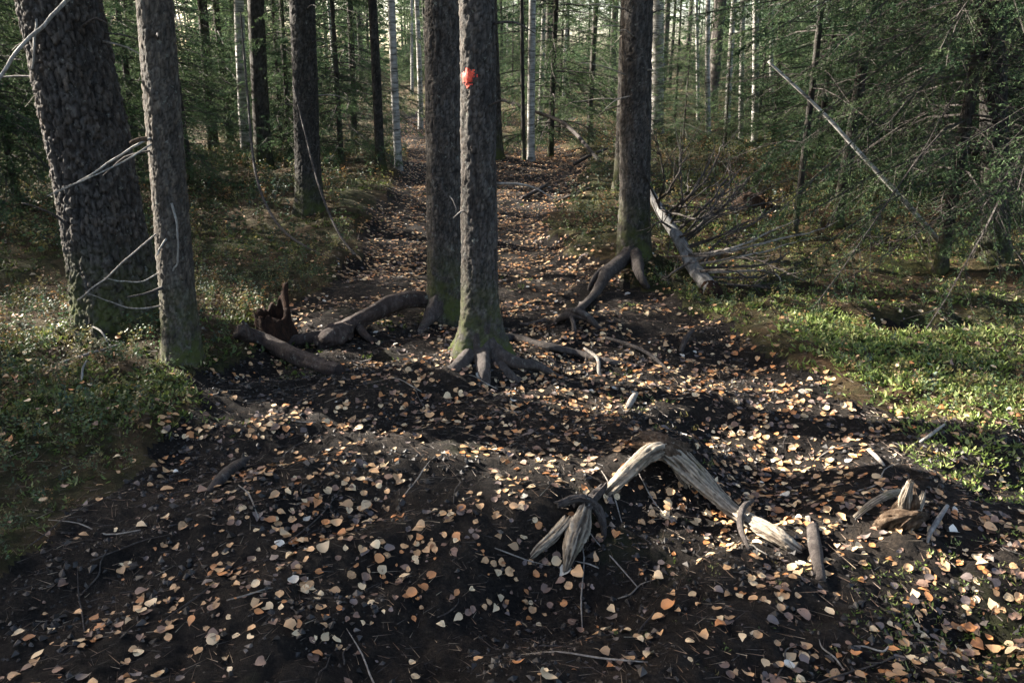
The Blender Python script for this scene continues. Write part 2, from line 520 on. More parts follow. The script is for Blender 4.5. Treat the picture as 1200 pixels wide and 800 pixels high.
# ------------------------------------------------------------------ trees: trunks
def plates(th, z, Rad, cw, ch, seed):
    """cell pattern wrapped round a trunk: 1 on a bark plate, 0 in the crack"""
    nc = max(6, int(round(2 * math.pi * Rad / cw)))
    u = th / (2 * math.pi) * nc + 0.9 * fbm(np.cos(th) * Rad / 0.05, np.sin(th) * Rad / 0.05, z / 0.07, oct=3, seed=seed + 9)
    w = z / ch + 0.9 * fbm(np.cos(th) * Rad / 0.04, np.sin(th) * Rad / 0.04, z / 0.09, oct=3, seed=seed + 19)
    iu = np.floor(u); iw = np.floor(w)
    f1 = np.full(u.shape, 9.0); f2 = np.full(u.shape, 9.0); rid = np.zeros(u.shape)
    for a in (-1, 0, 1):
        for b in (-1, 0, 1):
            cu = iu + a; cw_ = iw + b
            cm = np.mod(cu, nc)
            h1 = _hash(cm, cw_, np.zeros_like(cm), seed); h2 = _hash(cm, cw_, np.ones_like(cm), seed)
            dd = np.hypot(u - cu - h1, w - cw_ - h2)
            near = dd < f1
            f2 = np.where(near, f1, np.minimum(f2, dd))
            rid = np.where(near, h1 * 0.6 + h2 * 0.4, rid)
            f1 = np.where(near, dd, f1)
    w = 0.16 + 0.30 * np.clip(0.5 + fbm(np.cos(th) * 4, np.sin(th) * 4, z / 0.11, oct=2, seed=seed + 31), 0, 1)
    return sstep(0.0, 1.0, (f2 - f1) / w), rid

def trunk_geo(base, top, Rb, H, seed, vis=3.0, res=0.013, flare=0.35, bark=0.010, cw=0.028, ch=0.05, bend=0.0, extra=0.35):
    base = np.asarray(base, float)
    ax = (np.asarray(top) - base); ax = ax / ax[2]
    z = np.concatenate([np.arange(-extra, vis, res), np.linspace(vis, H, 26)])
    ns = int(np.clip(2 * math.pi * Rb / res, 10, 230))
    th = np.linspace(0, 2 * np.pi, ns, endpoint=False)
    Z, TH = np.meshgrid(z, th, indexing='ij')
    zc = np.clip(Z, 0, None)
    rad = Rb * np.clip(1 - zc / H, 0.02, 1) ** 0.75
    lobes = 0.5 + 0.5 * fbm(np.cos(TH) * 1.9 + seed, np.sin(TH) * 1.9, oct=2, seed=seed + 2)
    rad = rad * (1 + flare * np.exp(-zc / (1.1 * Rb + 0.04)) * (0.35 + 1.6 * lobes))
    rad = rad * (1 + 0.05 * fbm(np.cos(TH) * 1.1, np.sin(TH) * 1.1, Z / 0.5, oct=2, seed=seed + 4))
    if bark:
        pl, rid = plates(TH, Z, Rb, cw, ch, seed)
        fine_ = fbm(np.cos(TH) * Rb / 0.012, np.sin(TH) * Rb / 0.012, Z / 0.03, oct=3, seed=seed + 6)
        furrow = fbm(np.cos(TH) * Rb / 0.035, np.sin(TH) * Rb / 0.035, Z / 0.35, oct=3, seed=seed + 16)
        rad = rad + bark * (0.75 * pl * (0.5 + 0.9 * rid) - 0.7) + bark * 0.8 * fine_ + bark * 0.6 * furrow
    w1 = bend * (np.sin(zc * 0.5 + seed) - math.sin(seed)); w2 = bend * (np.cos(zc * 0.4 + 2 * seed) - math.cos(2 * seed))
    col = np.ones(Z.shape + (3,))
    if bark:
        k = (0.45 + 0.55 * pl)[..., None]  # darker inner bark in cracks, also painting in shade the relief lacks
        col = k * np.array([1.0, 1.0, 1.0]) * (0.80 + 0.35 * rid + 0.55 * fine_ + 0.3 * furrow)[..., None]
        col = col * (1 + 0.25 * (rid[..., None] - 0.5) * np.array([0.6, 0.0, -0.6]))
    x = base[0] + ax[0] * Z + rad * np.cos(TH) + w1
    y = base[1] + ax[1] * Z + rad * np.sin(TH) + w2
    v = np.stack([x, y, base[2] + Z], -1)
    n = len(z)
    i = np.arange(n - 1)[:, None] * ns; j = np.arange(ns)[None, :]; j2 = (j + 1) % ns
    q = np.stack([i + j, i + j2, i + ns + j2, i + ns + j], -1).reshape(-1, 4)
    return v.reshape(-1, 3), q, np.zeros((0, 3), int), col.reshape(-1, 3)

# ------------------------------------------------------------------ trees: crowns (shared meshes)
def needles_on(p0, d, ln, nlen, nw, count, rng, up=0.0):
    """triangular needles along twigs: p0[k,3], d[k,3] unit, ln[k]"""
    k = len(p0)
    s = rng.random((k, count)) * 1.05
    c = p0[:, None, :] + d[:, None, :] * (s * ln[:, None])[..., None]
    rv = rng.normal(size=(k, count, 3))
    rv[..., 2] += up
    rv -= d[:, None, :] * (rv * d[:, None, :]).sum(-1, keepdims=True)
    rv /= np.linalg.norm(rv, axis=-1, keepdims=True) + 1e-9
    nd = rv * 0.8 + d[:, None, :] * 0.65
    nd /= np.linalg.norm(nd, axis=-1, keepdims=True)
    L = nlen * (0.7 + 0.6 * rng.random((k, count, 1)))
    side = np.cross(nd, rng.normal(size=nd.shape)); side /= np.linalg.norm(side, axis=-1, keepdims=True) + 1e-9
    a = c - side * nw * 0.5; b = c + side * nw * 0.5; t = c + nd * L
    return np.stack([a, b, t], 2).reshape(-1, 3)

GREENS = np.array([(0.022, 0.040, 0.020), (0.031, 0.054, 0.026), (0.042, 0.066, 0.029), (0.056, 0.080, 0.037)])

def spruce_crown(name, seed, H, z0, Lmax, nb, nlen, nw, per, twig_gap, droop=0.45, twig=0.3, bare=0.0, dead_z=None, green=1.0, stem_r=0.010):
    rng = np.random.default_rng(seed)
    stems, needles, ncol = [], [], []
    zz = np.sort(z0 + (H - z0) * rng.random(nb) ** 1.25)
    if dead_z: zz = np.concatenate([zz, rng.uniform(dead_z[0], dead_z[1], dead_z[2])])
    for bi, z in enumerate(zz):
        dead = bi >= nb
        az = bi * 2.39996 + rng.normal() * 0.4
        f = (z - z0) / (H - z0)
        L = (Lmax * (1 - np.clip(f, 0, 1)) ** 0.85 + 0.12) * rng.uniform(0.55, 1.1)
        if dead: L = Lmax * rng.uniform(0.25, 0.75)
        dr = np.array([math.cos(az), math.sin(az), 0.0])
        sd = np.array([-dr[1], dr[0], 0.0])
        dp = droop * rng.uniform(0.6, 1.4) * (1 - 0.6 * np.clip(f, 0, 1))
        s = np.linspace(0, 1, 6)
        curve = rng.normal() * 0.12 * L
        P = dr[None] * (L * s)[:, None] + sd[None] * (curve * s ** 2)[:, None]
        P[:, 2] = z + L * (0.12 * s - dp * s ** 2 * 1.5 + dp * 0.7 * s ** 3)
        rb = stem_r * (0.5 + L / Lmax) * (1 - 0.85 * s)
        stems.append(tube(P, rb + 0.0015, 3, close=False))
        nt = int(L / twig_gap)
        if nt < 2: continue
        ts = np.sort(0.12 + 0.88 * rng.random(nt))
        side = np.where(np.arange(nt) % 2 == 0, 1.0, -1.0)
        p0 = np.stack([np.interp(ts, s, P[:, c]) for c in range(3)], -1)
        tl = twig * L * (1.05 - ts) * rng.uniform(0.5, 1.3, nt) + 0.05
        tl = np.minimum(tl, 0.55)
        d = sd[None] * side[:, None] * 0.8 + dr[None] * 0.6 + rng.normal(size=(nt, 3)) * 0.22
        d[:, 2] -= dp * rng.uniform(0.3, 2.6, nt)
        d /= np.linalg.norm(d, axis=1)[:, None]
        # twig stems: thin ribbons
        wv = np.cross(d, rng.normal(size=d.shape)); wv /= np.linalg.norm(wv, axis=1)[:, None]
        w = 0.0022 + 0.1 * stem_r
        tv = np.stack([p0 - wv * w, p0 + wv * w, p0 + d * tl[:, None]], 1).reshape(-1, 3)
        stems.append((tv, np.zeros((0, 4), int), np.arange(len(tv)).reshape(-1, 3)))
        if dead: continue
        keep = rng.random(nt) > bare * (1 - 0.4 * ts)
        if keep.sum() == 0: continue
        nv = needles_on(p0[keep], d[keep], tl[keep], nlen, nw, per, rng, 0.3)
        # second-order side twigs carry needles too
        m = rng.random(keep.sum()) < 0.75
        pk = p0[keep][m] + d[keep][m] * (tl[keep][m] * rng.uniform(0.3, 0.6, m.sum()))[:, None]
        dk = d[keep][m] + sd[None] * rng.normal(size=(m.sum(), 1)) * 0.7 + dr[None] * 0.5; dk[:, 2] -= 0.25
        dk /= np.linalg.norm(dk, axis=1)[:, None] + 1e-9
        nv2 = needles_on(pk, dk, tl[keep][m] * 0.6, nlen, nw, max(3, per // 2), rng, 0.3)
        allv = np.vstack([nv, nv2])
        needles.append(allv)
        g = GREENS[rng.integers(0, 4)] * green
        cc = g[None] * rng.uniform(0.7, 1.35, (len(allv) // 3, 1))
        ncol.append(np.repeat(cc, 3, 0))
    sv, sq, st = join(stems)
    nv = np.vstack(needles); nc = np.vstack(ncol)
    v = np.vstack([sv, nv])
    t = np.vstack([st, np.arange(len(nv)).reshape(-1, 3) + len(sv)])
    mt = np.concatenate([np.zeros(len(st), int), np.ones(len(nv) // 3, int)])
    colr = np.vstack([np.full((len(sv), 3), 0.06), nc])
    return mesh(name, v, sq, t, (M_TWIG, M_NEEDLE), mat_q=0, mat_t=mt, smooth=False, colour=colr)

def birch_crown(name, seed, H, z0, Lmax, nb, nleaf, size=0.06):
    rng = np.random.default_rng(seed)
    stems, lv, lc = [], [], []
    for bi in range(nb):
        z = z0 + (H - z0) * (bi + rng.random()) / nb
        az = bi * 2.39996 + rng.normal() * 0.5
        L = Lmax * (1 - 0.7 * (z - z0) / (H - z0)) * rng.uniform(0.5, 1.1)
        dr = np.array([math.cos(az), math.sin(az), 0.0]); s = np.linspace(0, 1, 6)
        P = dr[None] * (L * s)[:, None] + rng.normal(size=(6, 3)) * 0.05 * s[:, None]
        P[:, 2] = z + L * (0.7 * s - 0.45 * s ** 2)
        stems.append(tube(P, 0.016 * (1 - 0.85 * s) + 0.002, 3, close=False))
        for k in range(int(nleaf / nb)):
            u = rng.random() ** 0.6
            c = np.array([np.interp(u, s, P[:, q]) for q in range(3)]) + rng.normal(size=3) * 0.22 * L * np.array([1, 1, 1.0]) * 0.6
            lv.append(c)
    c = np.array(lv); n = len(c)
    a = rng.normal(size=(n, 3)); a /= np.linalg.norm(a, axis=1)[:, None]
    b = np.cross(a, rng.normal(size=(n, 3))); b /= np.linalg.norm(b, axis=1)[:, None]
    sz = size * rng.uniform(0.6, 1.2, (n, 1))
    q = np.stack([c - a * sz * 0.5, c + b * sz * 0.38, c + a * sz * 0.6, c - b * sz * 0.38], 1).reshape(-1, 3)
    pal = np.array([(0.30, 0.20, 0.03), (0.22, 0.20, 0.04), (0.10, 0.14, 0.03), (0.34, 0.16, 0.03)])
    col = np.repeat(pal[rng.choice(4, n, p=[.35, .3, .25, .1])] * rng.uniform(0.7, 1.2, (n, 1)), 4, 0)
    sv, sq, st = join(stems)
    v = np.vstack([sv, q]); quads = np.vstack([sq, np.arange(len(q)).reshape(-1, 4) + len(sv)])
    mq = np.concatenate([np.zeros(len(sq), int), np.ones(n, int)])
    return mesh(name, v, quads, st, (M_TWIG, M_TINT), mat_q=mq, mat_t=0, smooth=False, colour=np.vstack([np.full((len(sv), 3), 0.06), col]))

TALL = [spruce_crown('tall_spruce_crown', 100 + k, 17, 4.2 + 0.6 * k, 2.3, 130, 0.095, 0.022, 9, 0.075, 0.4, 0.30, 0.1, (2.9, 5.2, 18)) for k in range(3)]
LOW = [spruce_crown('low_spruce_crown', 200 + k, 11, 0.8, 2.0, 130, 0.025, 0.0066, 24, 0.034, 0.75, 0.40, 0.08, (0.4, 2.2, 26), 0.95, 0.006) for k in range(2)]
LOWB = [spruce_crown('high_spruce_crown', 220 + k, 11, 2.0, 1.9, 130, 0.024, 0.0062, 22, 0.036, 0.40, 0.30, 0.1, (0.8, 2.0, 9), 1.3, 0.006) for k in range(1)]
YOUNG = [spruce_crown('young_spruce_crown', 300 + k, 6.5, 0.3, 1.5, 150, 0.036, 0.008, 12, 0.040, 0.45, 0.34, 0.0, None, 1.5, 0.006) for k in range(3)]
MID = [spruce_crown('mid_spruce_crown', 400 + k, 13, 0.9, 2.2, 190, 0.055, 0.012, 9, 0.055, 0.55, 0.32, 0.1, (0.6, 2.4, 14), 1.3, 0.008) for k in range(2)]
BIRCHC = [birch_crown('birch_crown', 500 + k, 14, 5.5, 2.0, 34, 3000) for k in range(2)]
TREE_G = {}

def stub(P, r0, r1, seed, n=14, sides=6):
    path, rr = smooth_path(P, n, [r0, (r0 + r1) / 2, r1])
    return tube(path, rr, sides, knobbly(seed, 0.25, 0, 0.06))

def tree(label, bx, by, wpx, tx, ty, H, seed, crown, ccz, bark, name='spruce_tree', group=None, near=False, flare=0.3, mt=None, bend=0.0, depth=None, twist=None, barkd=None):
    base = at(bx, by) if depth is None else pt(bx, by, depth)
    gz = float(height0(base[0:1], base[1:2], False)[0]); base[2] = gz
    top = pt(tx, ty, base[1])
    slant = math.hypot(base[1], base[0])
    Rb = wpx * base[1] / math.cos(0) / F / 2 * 1.02
    t = thing(name, label, 'tree', base, group)
    if near: vis, res = 2.4, (0.0075 if base[1] < 6 else 0.011)
    else: vis, res = 4.5, max(0.02, 0.0026 * base[1])
    bd = barkd if barkd is not None else (0.007 if near else 0.005)
    g = trunk_geo(base, top, Rb, H, seed, vis, res, flare, bd, 0.030 if Rb > 0.15 else 0.019, 0.060 if Rb > 0.15 else 0.034, bend)
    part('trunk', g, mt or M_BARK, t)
    ax = (top - base); ax /= ax[2]
    if crown is not None:
        c = link('crown', crown, t)
        s = H / ccz
        c.scale = (s, s, s)
        c.rotation_euler = (-math.atan(ax[1]), math.atan(ax[0]), 0)
        if twist is not None: c.rotation_euler[2] = twist
        else: c.rotation_euler[2] = seed * 1.7
    return t, base, Rb, ax, g

# ---- trees one can point to
SPR = []
t1, b1, r1, a1, _ = tree('massive old spruce with deeply scaled bark leaning slightly over the left bank', 143, 372, 88, 70, 0, 19, 11, TALL[0], 17, 0.012, near=True, flare=0.22, barkd=0.017)
t2, b2, r2, a2, _ = tree('slender grey spruce with broken pale dead twigs in front of the massive old trunk', 214, 420, 41, 181, 0, 14, 12, TALL[1], 17, 0.008, near=True, flare=0.18, mt=M_BARK_GREY, barkd=0.006)
t3, b3, r3, a3, _ = tree('dark straight spruce on the mossy bank with a bent dead stem at its foot', 363, 248, 29, 354, 0, 17, 13, TALL[2], 17, 0.008, near=True, mt=M_BARK_DARK)
t9, b9, r9, a9, _ = tree('spruce trunk standing directly behind the red marked trunk', 523, 368, 44, 519, 0, 17, 14, TALL[0], 17, 0.009, near=True, flare=0.2)
t10, b10, r10, a10, g10 = tree('spruce trunk with a red painted trail mark in the middle of the trail', 563, 414, 42, 559, 0, 16, 15, TALL[1], 17, 0.009, near=True, flare=0.75)
t15, b15, r15, a15, _ = tree('scaly spruce with arching roots beside the fallen birch', 742, 302, 36, 747, 0, 17, 16, TALL[2], 17, 0.009, near=True, flare=0.2)

HERO = [  # label, base px, width px, top px, height, seed, crown mesh, crown height, bark
    ('tall grey spruce with a mossy root mound where the trail narrows', 581, 186, 16, 577, 0, 18, 21, TALL[0], 17, M_BARK),
    ('brown spruce trunk beside a pale birch deep behind the mossy bank', 309, 197, 19, 302, 0, 17, 22, TALL[1], 17, M_BARK),
    ('dark spruce with drooping lichen hung branches over the right moss', 1167, 308, 30, 1162, 0, 12, 23, LOW[0], 11, M_BARK_DARK),
    ('crooked dark spruce leaning beside the lichen hung spruce', 1101, 320, 15, 1140, 90, 10, 24, LOW[1], 11, M_BARK_DARK),
    ('leaning young spruce crossing the pale fallen birch pole', 980, 264, 13, 1020, 0, 11, 25, LOWB[0], 11, M_BARK_DARK),
    ('thin pole spruce leaning beside the upturned root clump', 930, 279, 8, 962, 0, 10, 26, LOWB[0], 11, M_BARK_DARK),
    ('thin dark spruce next to a pale birch on the trail edge', 446, 198, 11, 438, 0, 14, 27, TALL[0], 17, M_BARK_DARK),
    ('straight slim spruce behind the slender grey spruce', 250, 178, 12, 239, 0, 13, 28, TALL[2], 17, M_BARK),
    ('very thin dark spruce pole touching a white birch', 614, 187, 5, 612, 0, 9, 29, None, 13, M_BARK_DARK),
    ('thin black spruce pole right of the white birch pair', 645, 184, 7, 650, 0, 9, 30, YOUNG[1], 6.5, M_BARK_DARK),
    ('lit spruce trunk hidden half behind the scaly spruce with arching roots', 728, 222, 17, 733, 0, 15, 31, TALL[1], 17, M_BARK),
    ('dark bushy spruce behind the massive old spruce', -22, 238, 16, -36, 0, 11, 33, LOW[1], 11, M_BARK_DARK),
    ('broken pale trunk glowing in sun behind the drooping spruces', 1072, 165, 9, 1088, 60, 9, 32, None, 13, M_BIRCH),
]
for lab, bx, by, w, tx, ty, H, sd, cr, cz, mt in HERO:
    tree(lab, bx, by, w, tx, ty, H, sd, cr, cz, 0.006, mt=mt, bend=0.03)
BIRCH = [
    ('slim pale birch on the left trail edge beside a thin dark spruce', 467, 198, 9, 463, 0, 13, 41),
    ('pale birch with a sunlit edge beside a brown spruce behind the bank', 289, 184, 12, 279, 0, 14, 42),
    ('white birch with black patches next to a very thin dark pole', 622, 188, 9, 619, 0, 14, 43),
    ('slender white birch behind the white birch with black patches', 632, 166, 6, 634, 0, 13, 44),
    ('thick grey birch standing just behind the scaly spruce with arching roots', 769, 156, 15, 771, 0, 16, 45),
]
BG_B = 'slender white birches deep in the wood'
BG_S = 'slim dark spruces deep in the wood'
BG_Y = 'young green spruces in the undergrowth'
for k, (lab, bx, by, w, tx, ty, H, sd) in enumerate(BIRCH):
    tree(lab, bx, by, w, tx, ty, H, sd, BIRCHC[k % 2], 14, 0.0, name='birch_tree', mt=M_BIRCH, barkd=0.002, flare=0.15, bend=0.06)
for k, (bx, by, w, tx) in enumerate([(830, 158, 6, 832), (852, 152, 7, 858), (868, 166, 6, 866), (884, 172, 8, 880), (493, 152, 6, 490), (818, 146, 4, 822), (905, 160, 5, 908), (660, 152, 4, 664)]):
    tree('slender white birch deep in the wood between dark spruces', bx, by, w, tx, 0, 13, 60 + k, BIRCHC[k % 2], 14, 0.0, name='birch_tree', group=BG_B, mt=M_BIRCH, barkd=0.0, flare=0.1, bend=0.08)

# ---- the rest of the wood: whole copies of three prototype trees
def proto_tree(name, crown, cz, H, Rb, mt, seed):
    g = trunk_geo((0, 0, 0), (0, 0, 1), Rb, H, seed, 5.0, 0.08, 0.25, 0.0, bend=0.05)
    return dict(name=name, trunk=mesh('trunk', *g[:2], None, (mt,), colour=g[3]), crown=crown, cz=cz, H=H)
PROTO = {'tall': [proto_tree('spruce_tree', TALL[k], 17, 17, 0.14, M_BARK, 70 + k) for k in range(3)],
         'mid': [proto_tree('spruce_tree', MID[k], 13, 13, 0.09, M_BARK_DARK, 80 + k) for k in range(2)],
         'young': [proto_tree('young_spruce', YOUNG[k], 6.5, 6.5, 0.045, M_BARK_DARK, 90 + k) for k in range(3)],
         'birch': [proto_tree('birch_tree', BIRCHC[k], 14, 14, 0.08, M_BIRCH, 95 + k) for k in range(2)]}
TXT = {'tall': ('tall spruce trunk deep in the wood or added unseen for shade', BG_S, 'tree'), 'mid': ('slim spruce with low green branches deep in the wood or added unseen for shade', 'slim low branched spruces in the wood', 'tree'),
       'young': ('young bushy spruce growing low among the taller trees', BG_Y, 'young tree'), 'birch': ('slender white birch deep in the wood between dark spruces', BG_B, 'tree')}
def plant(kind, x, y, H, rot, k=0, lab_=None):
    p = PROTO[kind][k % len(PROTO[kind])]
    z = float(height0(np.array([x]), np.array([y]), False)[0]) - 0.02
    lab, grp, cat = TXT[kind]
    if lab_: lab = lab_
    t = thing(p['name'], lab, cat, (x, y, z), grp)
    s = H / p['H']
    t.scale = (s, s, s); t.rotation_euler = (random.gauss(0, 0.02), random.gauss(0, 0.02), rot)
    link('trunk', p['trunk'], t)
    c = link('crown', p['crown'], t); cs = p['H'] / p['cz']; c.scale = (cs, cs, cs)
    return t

# young spruces that fill the gaps, read from the photograph: pixel of the foot, height
for k, (px, py, H) in enumerate([(690, 168, 6), (655, 160, 5), (400, 190, 6.5), (415, 165, 7), (340, 190, 6), (225, 215, 5), (205, 180, 7), (20, 235, 7), (-40, 250, 6), (60, 200, 6.5),
                                 (955, 195, 6), (1010, 190, 7), (1050, 200, 7), (905, 182, 4.5), (1130, 215, 7), (1195, 225, 6.5), (800, 170, 3.0), (850, 175, 2.5), (270, 165, 7), (790, 158, 5), (1240, 260, 7), (120, 190, 7), (165, 205, 7), (330, 172, 7), (70, 218, 7), (-20, 205, 8), (1085, 222, 7.5), (1165, 205, 8), (1215, 235, 7), (1030, 178, 8), (985, 172, 8)]):
    b = at(px, py)
    plant('young' if k % 3 else 'mid', b[0], b[1], H * (1.6 if k % 3 == 0 else 1.0), k * 2.1, k)
# random wood behind
cnt = 0; placed = []
# clearings in the wood through which the low sun reaches the trunks and the strip of ground on the right
SUN_HITS = [np.array(b1) + a1 * z + (-r1, 0, 0) for z in (0.4, 0.9, 1.4, 2.0)] + [np.array(b2) + a2 * z + (-r2, 0, 0) for z in (0.3, 0.8, 1.3, 1.9)] + [np.array(b10) + (-r10, 0, z) for z in (0.3, 0.8, 1.3)]
SUN_HITS += [np.array(b15) + (-r15, 0, z) for z in (1.5, 2.0)] + [at(960, 462), at(1040, 468), at(1110, 474), at(1180, 482), at(480, 185), at(500, 230), at(610, 245), at(60, 405), at(150, 400), at(110, 430), at(300, 262), at(340, 285)]
def in_sun_lane(x, y, H, kind):
    z0, L = {'tall': (4.2 / 17, 2.3 / 17), 'mid': (0.9 / 13, 2.2 / 13), 'young': (0.0, 1.5 / 6.5), 'birch': (5.5 / 14, 2.0 / 14)}[kind]
    sx_, sy_ = sun_dir.x, sun_dir.y; hl = math.hypot(sx_, sy_); ux, uy = sx_ / hl, sy_ / hl
    for p in SUN_HITS:
        dx, dy = x - p[0], y - p[1]
        along = dx * ux + dy * uy; perp = abs(dx * uy - dy * ux)
        if along < 0: continue
        for da in (-0.5, 0.5):
            h = p[2] + (along + da) * math.tan(SUN_EL)
            f = (h / H - z0) / (1 - z0)
            rad = 0.25 if f < 0 else (L * H * (1 - f) ** 0.85 * 0.62 + 0.05 if f < 1 else -1)
            if perp < rad: return True
    return False
rr = random.Random(5)
while cnt < 165:
    a = rr.uniform(-R(40), R(40)); d = math.sqrt(rr.uniform(16 ** 2, 62 ** 2))
    x, y = d * math.sin(a), d * math.cos(a)
    if float(poly_sd(np.array([x]), np.array([y]), TRAIL)[0]) > -0.5: continue
    if any((x - p[0]) ** 2 + (y - p[1]) ** 2 < 1.6 ** 2 for p in placed): continue
    if R(3) < a < R(21) and d > 30 and rr.random() < 0.65: continue
    kd = rr.choices(['tall', 'mid', 'young', 'birch'], [0.28, 0.34, 0.30, 0.08])[0]
    H = {'tall': rr.uniform(14, 19), 'mid': rr.uniform(9, 14), 'young': rr.uniform(3, 7), 'birch': rr.uniform(11, 16)}[kd]
    if in_sun_lane(x, y, H, kd): continue
    placed.append((x, y)); cnt += 1
    plant(kd, x, y, H, rr.uniform(0, 6.28), cnt)
# the wood beyond, too far off to tell tree from tree
def distant_wood():
    rg = np.random.default_rng(44)
    V, T, C = [], [], []; off = 0
    for k in range(240):
        a = rg.uniform(-R(46), R(46)); d = rg.uniform(62, 130)
        if R(2) < a < R(22) and rg.random() < 0.6: continue
        x, y = d * math.sin(a), d * math.cos(a); z = float(height0(np.array([x]), np.array([y]), False)[0])
        H = rg.uniform(7, 19); n = 340
        u = rg.random(n) ** 1.3; az = rg.uniform(0, 6.28, n); rad = (1 - u) * H * 0.16 * np.sqrt(rg.random(n)) + 0.1
        c = np.stack([x + rad * np.cos(az), y + rad * np.sin(az), z + 0.3 + u * H], -1)
        p = rg.normal(size=(n, 3, 3)) * np.array([0.34, 0.34, 0.16])
        V.append((c[:, None] + p).reshape(-1, 3)); C.append(np.repeat(GREENS[rg.integers(0, 4, n)] * rg.uniform(1.0, 2.2, (n, 1)), 3, 0))
        w = 0.12
        V.append(np.array([(x - w, y, z - 0.5), (x + w, y, z - 0.5), (x, y, z + H), (x, y - w, z - 0.5), (x, y + w, z - 0.5), (x, y, z + H)])); C.append(np.full((6, 3), 0.08))
    v = np.vstack(V)
    tagged(link('distant_wood', mesh('distant_wood', v, None, np.arange(len(v)).reshape(-1, 3), (M_NEEDLE,), smooth=False, colour=np.vstack(C))), 'far off spruce wood closing the view between the trunks', 'wood', kind='stuff')
distant_wood()
# unseen spruces added left of the view, along the sun rays, to shade the trail
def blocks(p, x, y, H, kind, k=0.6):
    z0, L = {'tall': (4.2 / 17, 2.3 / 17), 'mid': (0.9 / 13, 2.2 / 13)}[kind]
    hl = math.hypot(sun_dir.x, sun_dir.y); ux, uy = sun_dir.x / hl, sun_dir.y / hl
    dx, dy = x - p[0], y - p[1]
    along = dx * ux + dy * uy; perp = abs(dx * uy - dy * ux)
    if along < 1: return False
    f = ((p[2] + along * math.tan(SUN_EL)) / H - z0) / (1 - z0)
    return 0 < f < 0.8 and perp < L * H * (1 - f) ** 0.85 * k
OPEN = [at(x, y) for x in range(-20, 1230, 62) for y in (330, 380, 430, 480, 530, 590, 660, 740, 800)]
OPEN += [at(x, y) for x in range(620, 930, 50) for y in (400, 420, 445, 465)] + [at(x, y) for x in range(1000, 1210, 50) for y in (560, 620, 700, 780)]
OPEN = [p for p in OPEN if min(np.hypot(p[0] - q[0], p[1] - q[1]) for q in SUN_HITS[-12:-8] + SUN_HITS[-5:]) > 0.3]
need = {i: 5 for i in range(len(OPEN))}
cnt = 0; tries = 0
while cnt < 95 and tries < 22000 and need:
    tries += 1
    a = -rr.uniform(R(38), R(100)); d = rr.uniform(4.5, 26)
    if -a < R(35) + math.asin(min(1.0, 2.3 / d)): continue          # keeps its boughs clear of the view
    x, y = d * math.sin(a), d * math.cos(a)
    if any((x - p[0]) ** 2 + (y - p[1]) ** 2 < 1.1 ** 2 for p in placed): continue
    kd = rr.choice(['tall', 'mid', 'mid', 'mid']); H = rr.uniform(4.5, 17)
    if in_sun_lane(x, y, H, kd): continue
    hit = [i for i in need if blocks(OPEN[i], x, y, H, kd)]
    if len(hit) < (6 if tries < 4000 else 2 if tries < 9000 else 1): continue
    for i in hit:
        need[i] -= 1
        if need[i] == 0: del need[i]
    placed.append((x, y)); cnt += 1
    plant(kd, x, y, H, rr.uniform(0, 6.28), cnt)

# ------------------------------------------------------------------ parts of the near trees
def limb(parent, pts, r0, r1, mt, seed, name='dead_branch', n=18, sides=7, label=None, amp=0.25):
    path, rr_ = smooth_path(pts, n, [r0, r0 * 0.6 + r1 * 0.4, r1])
    L_ = np.linalg.norm(path[-1] - path[0]); s_ = np.linspace(0, 1, n)
    for c in range(3): path[:, c] += s_ * (1 - 0.3 * s_) * 0.05 * L_ * fbm(s_ * 4.5 + seed * 1.7, np.full(n, c * 5.3), oct=3, seed=seed)
    return part(name, tube(path, rr_, sides, knobbly(seed, amp, 0, 0.05)), mt, parent, label)

def pxl(d, *pp): return [pt(x, y, d + (o[0] if o else 0)) for x, y, *o in pp]
Y1 = b1[1]; Y2 = b2[1]
limb(t1, pxl(Y1 - r1, (118, -40, 0.1), (80, 0, -0.10), (40, 42, -0.32), (-8, 98, -0.55)), 0.011, 0.008, M_PALE, 1, n=26)
limb(t1, pxl(Y1 - r1, (46, 2, 0.10), (42, 40, -0.02), (40, 82, -0.06)), 0.008, 0.005, M_PALE, 2)
limb(t1, pxl(Y1, (80, 265, -r1), (60, 250, -0.3), (25, 238, -0.4)), 0.008, 0.003, M_TWIG, 3)
limb(t2, pxl(Y2 - r2, (182, 160, 0.05), (158, 172, -0.05), (110, 203, -0.18), (57, 230, -0.28)), 0.007, 0.0025, M_PALE, 4, n=26)
limb(t2, pxl(Y2 - r2, (185, 164, 0.06), (150, 186, -0.10), (100, 212, -0.22), (60, 228, -0.30)), 0.005, 0.002, M_PALE, 5, n=26)
limb(t2, pxl(Y2 - r2, (172, 163, 0.0), (160, 164, -0.03), (152, 168, -0.05)), 0.013, 0.006, M_RUST, 6, n=10)
limb(t2, pxl(Y2 - r2, (186, 272, 0.05), (160, 293, -0.06), (128, 322, -0.14), (92, 350, -0.22)), 0.005, 0.003, M_DRY, 7, n=22)
limb(t2, pxl(Y2 - r2, (201, 238, -0.005), (207, 262, -0.018), (209, 300, -0.012), (203, 320, 0.0)), 0.006, 0.004, M_PALE, 8, n=20, label='pale lichen covered stub against the bark')
limb(t2, pxl(Y2 - r2, (195, 280, 0.0), (188, 290, -0.04), (183, 300, -0.06)), 0.006, 0.003, M_PALE, 9, n=8)
limb(t2, pxl(Y2 - r2, (186, 320, 0.04), (165, 330, -0.05), (140, 329, -0.1), (122, 326, -0.15)), 0.004, 0.002, M_PALE, 10)
limb(t2, pxl(Y2 - r2, (190, 358, 0.05), (160, 362, -0.06), (132, 354, -0.12), (104, 344, -0.2)), 0.005, 0.002, M_DRY, 11)
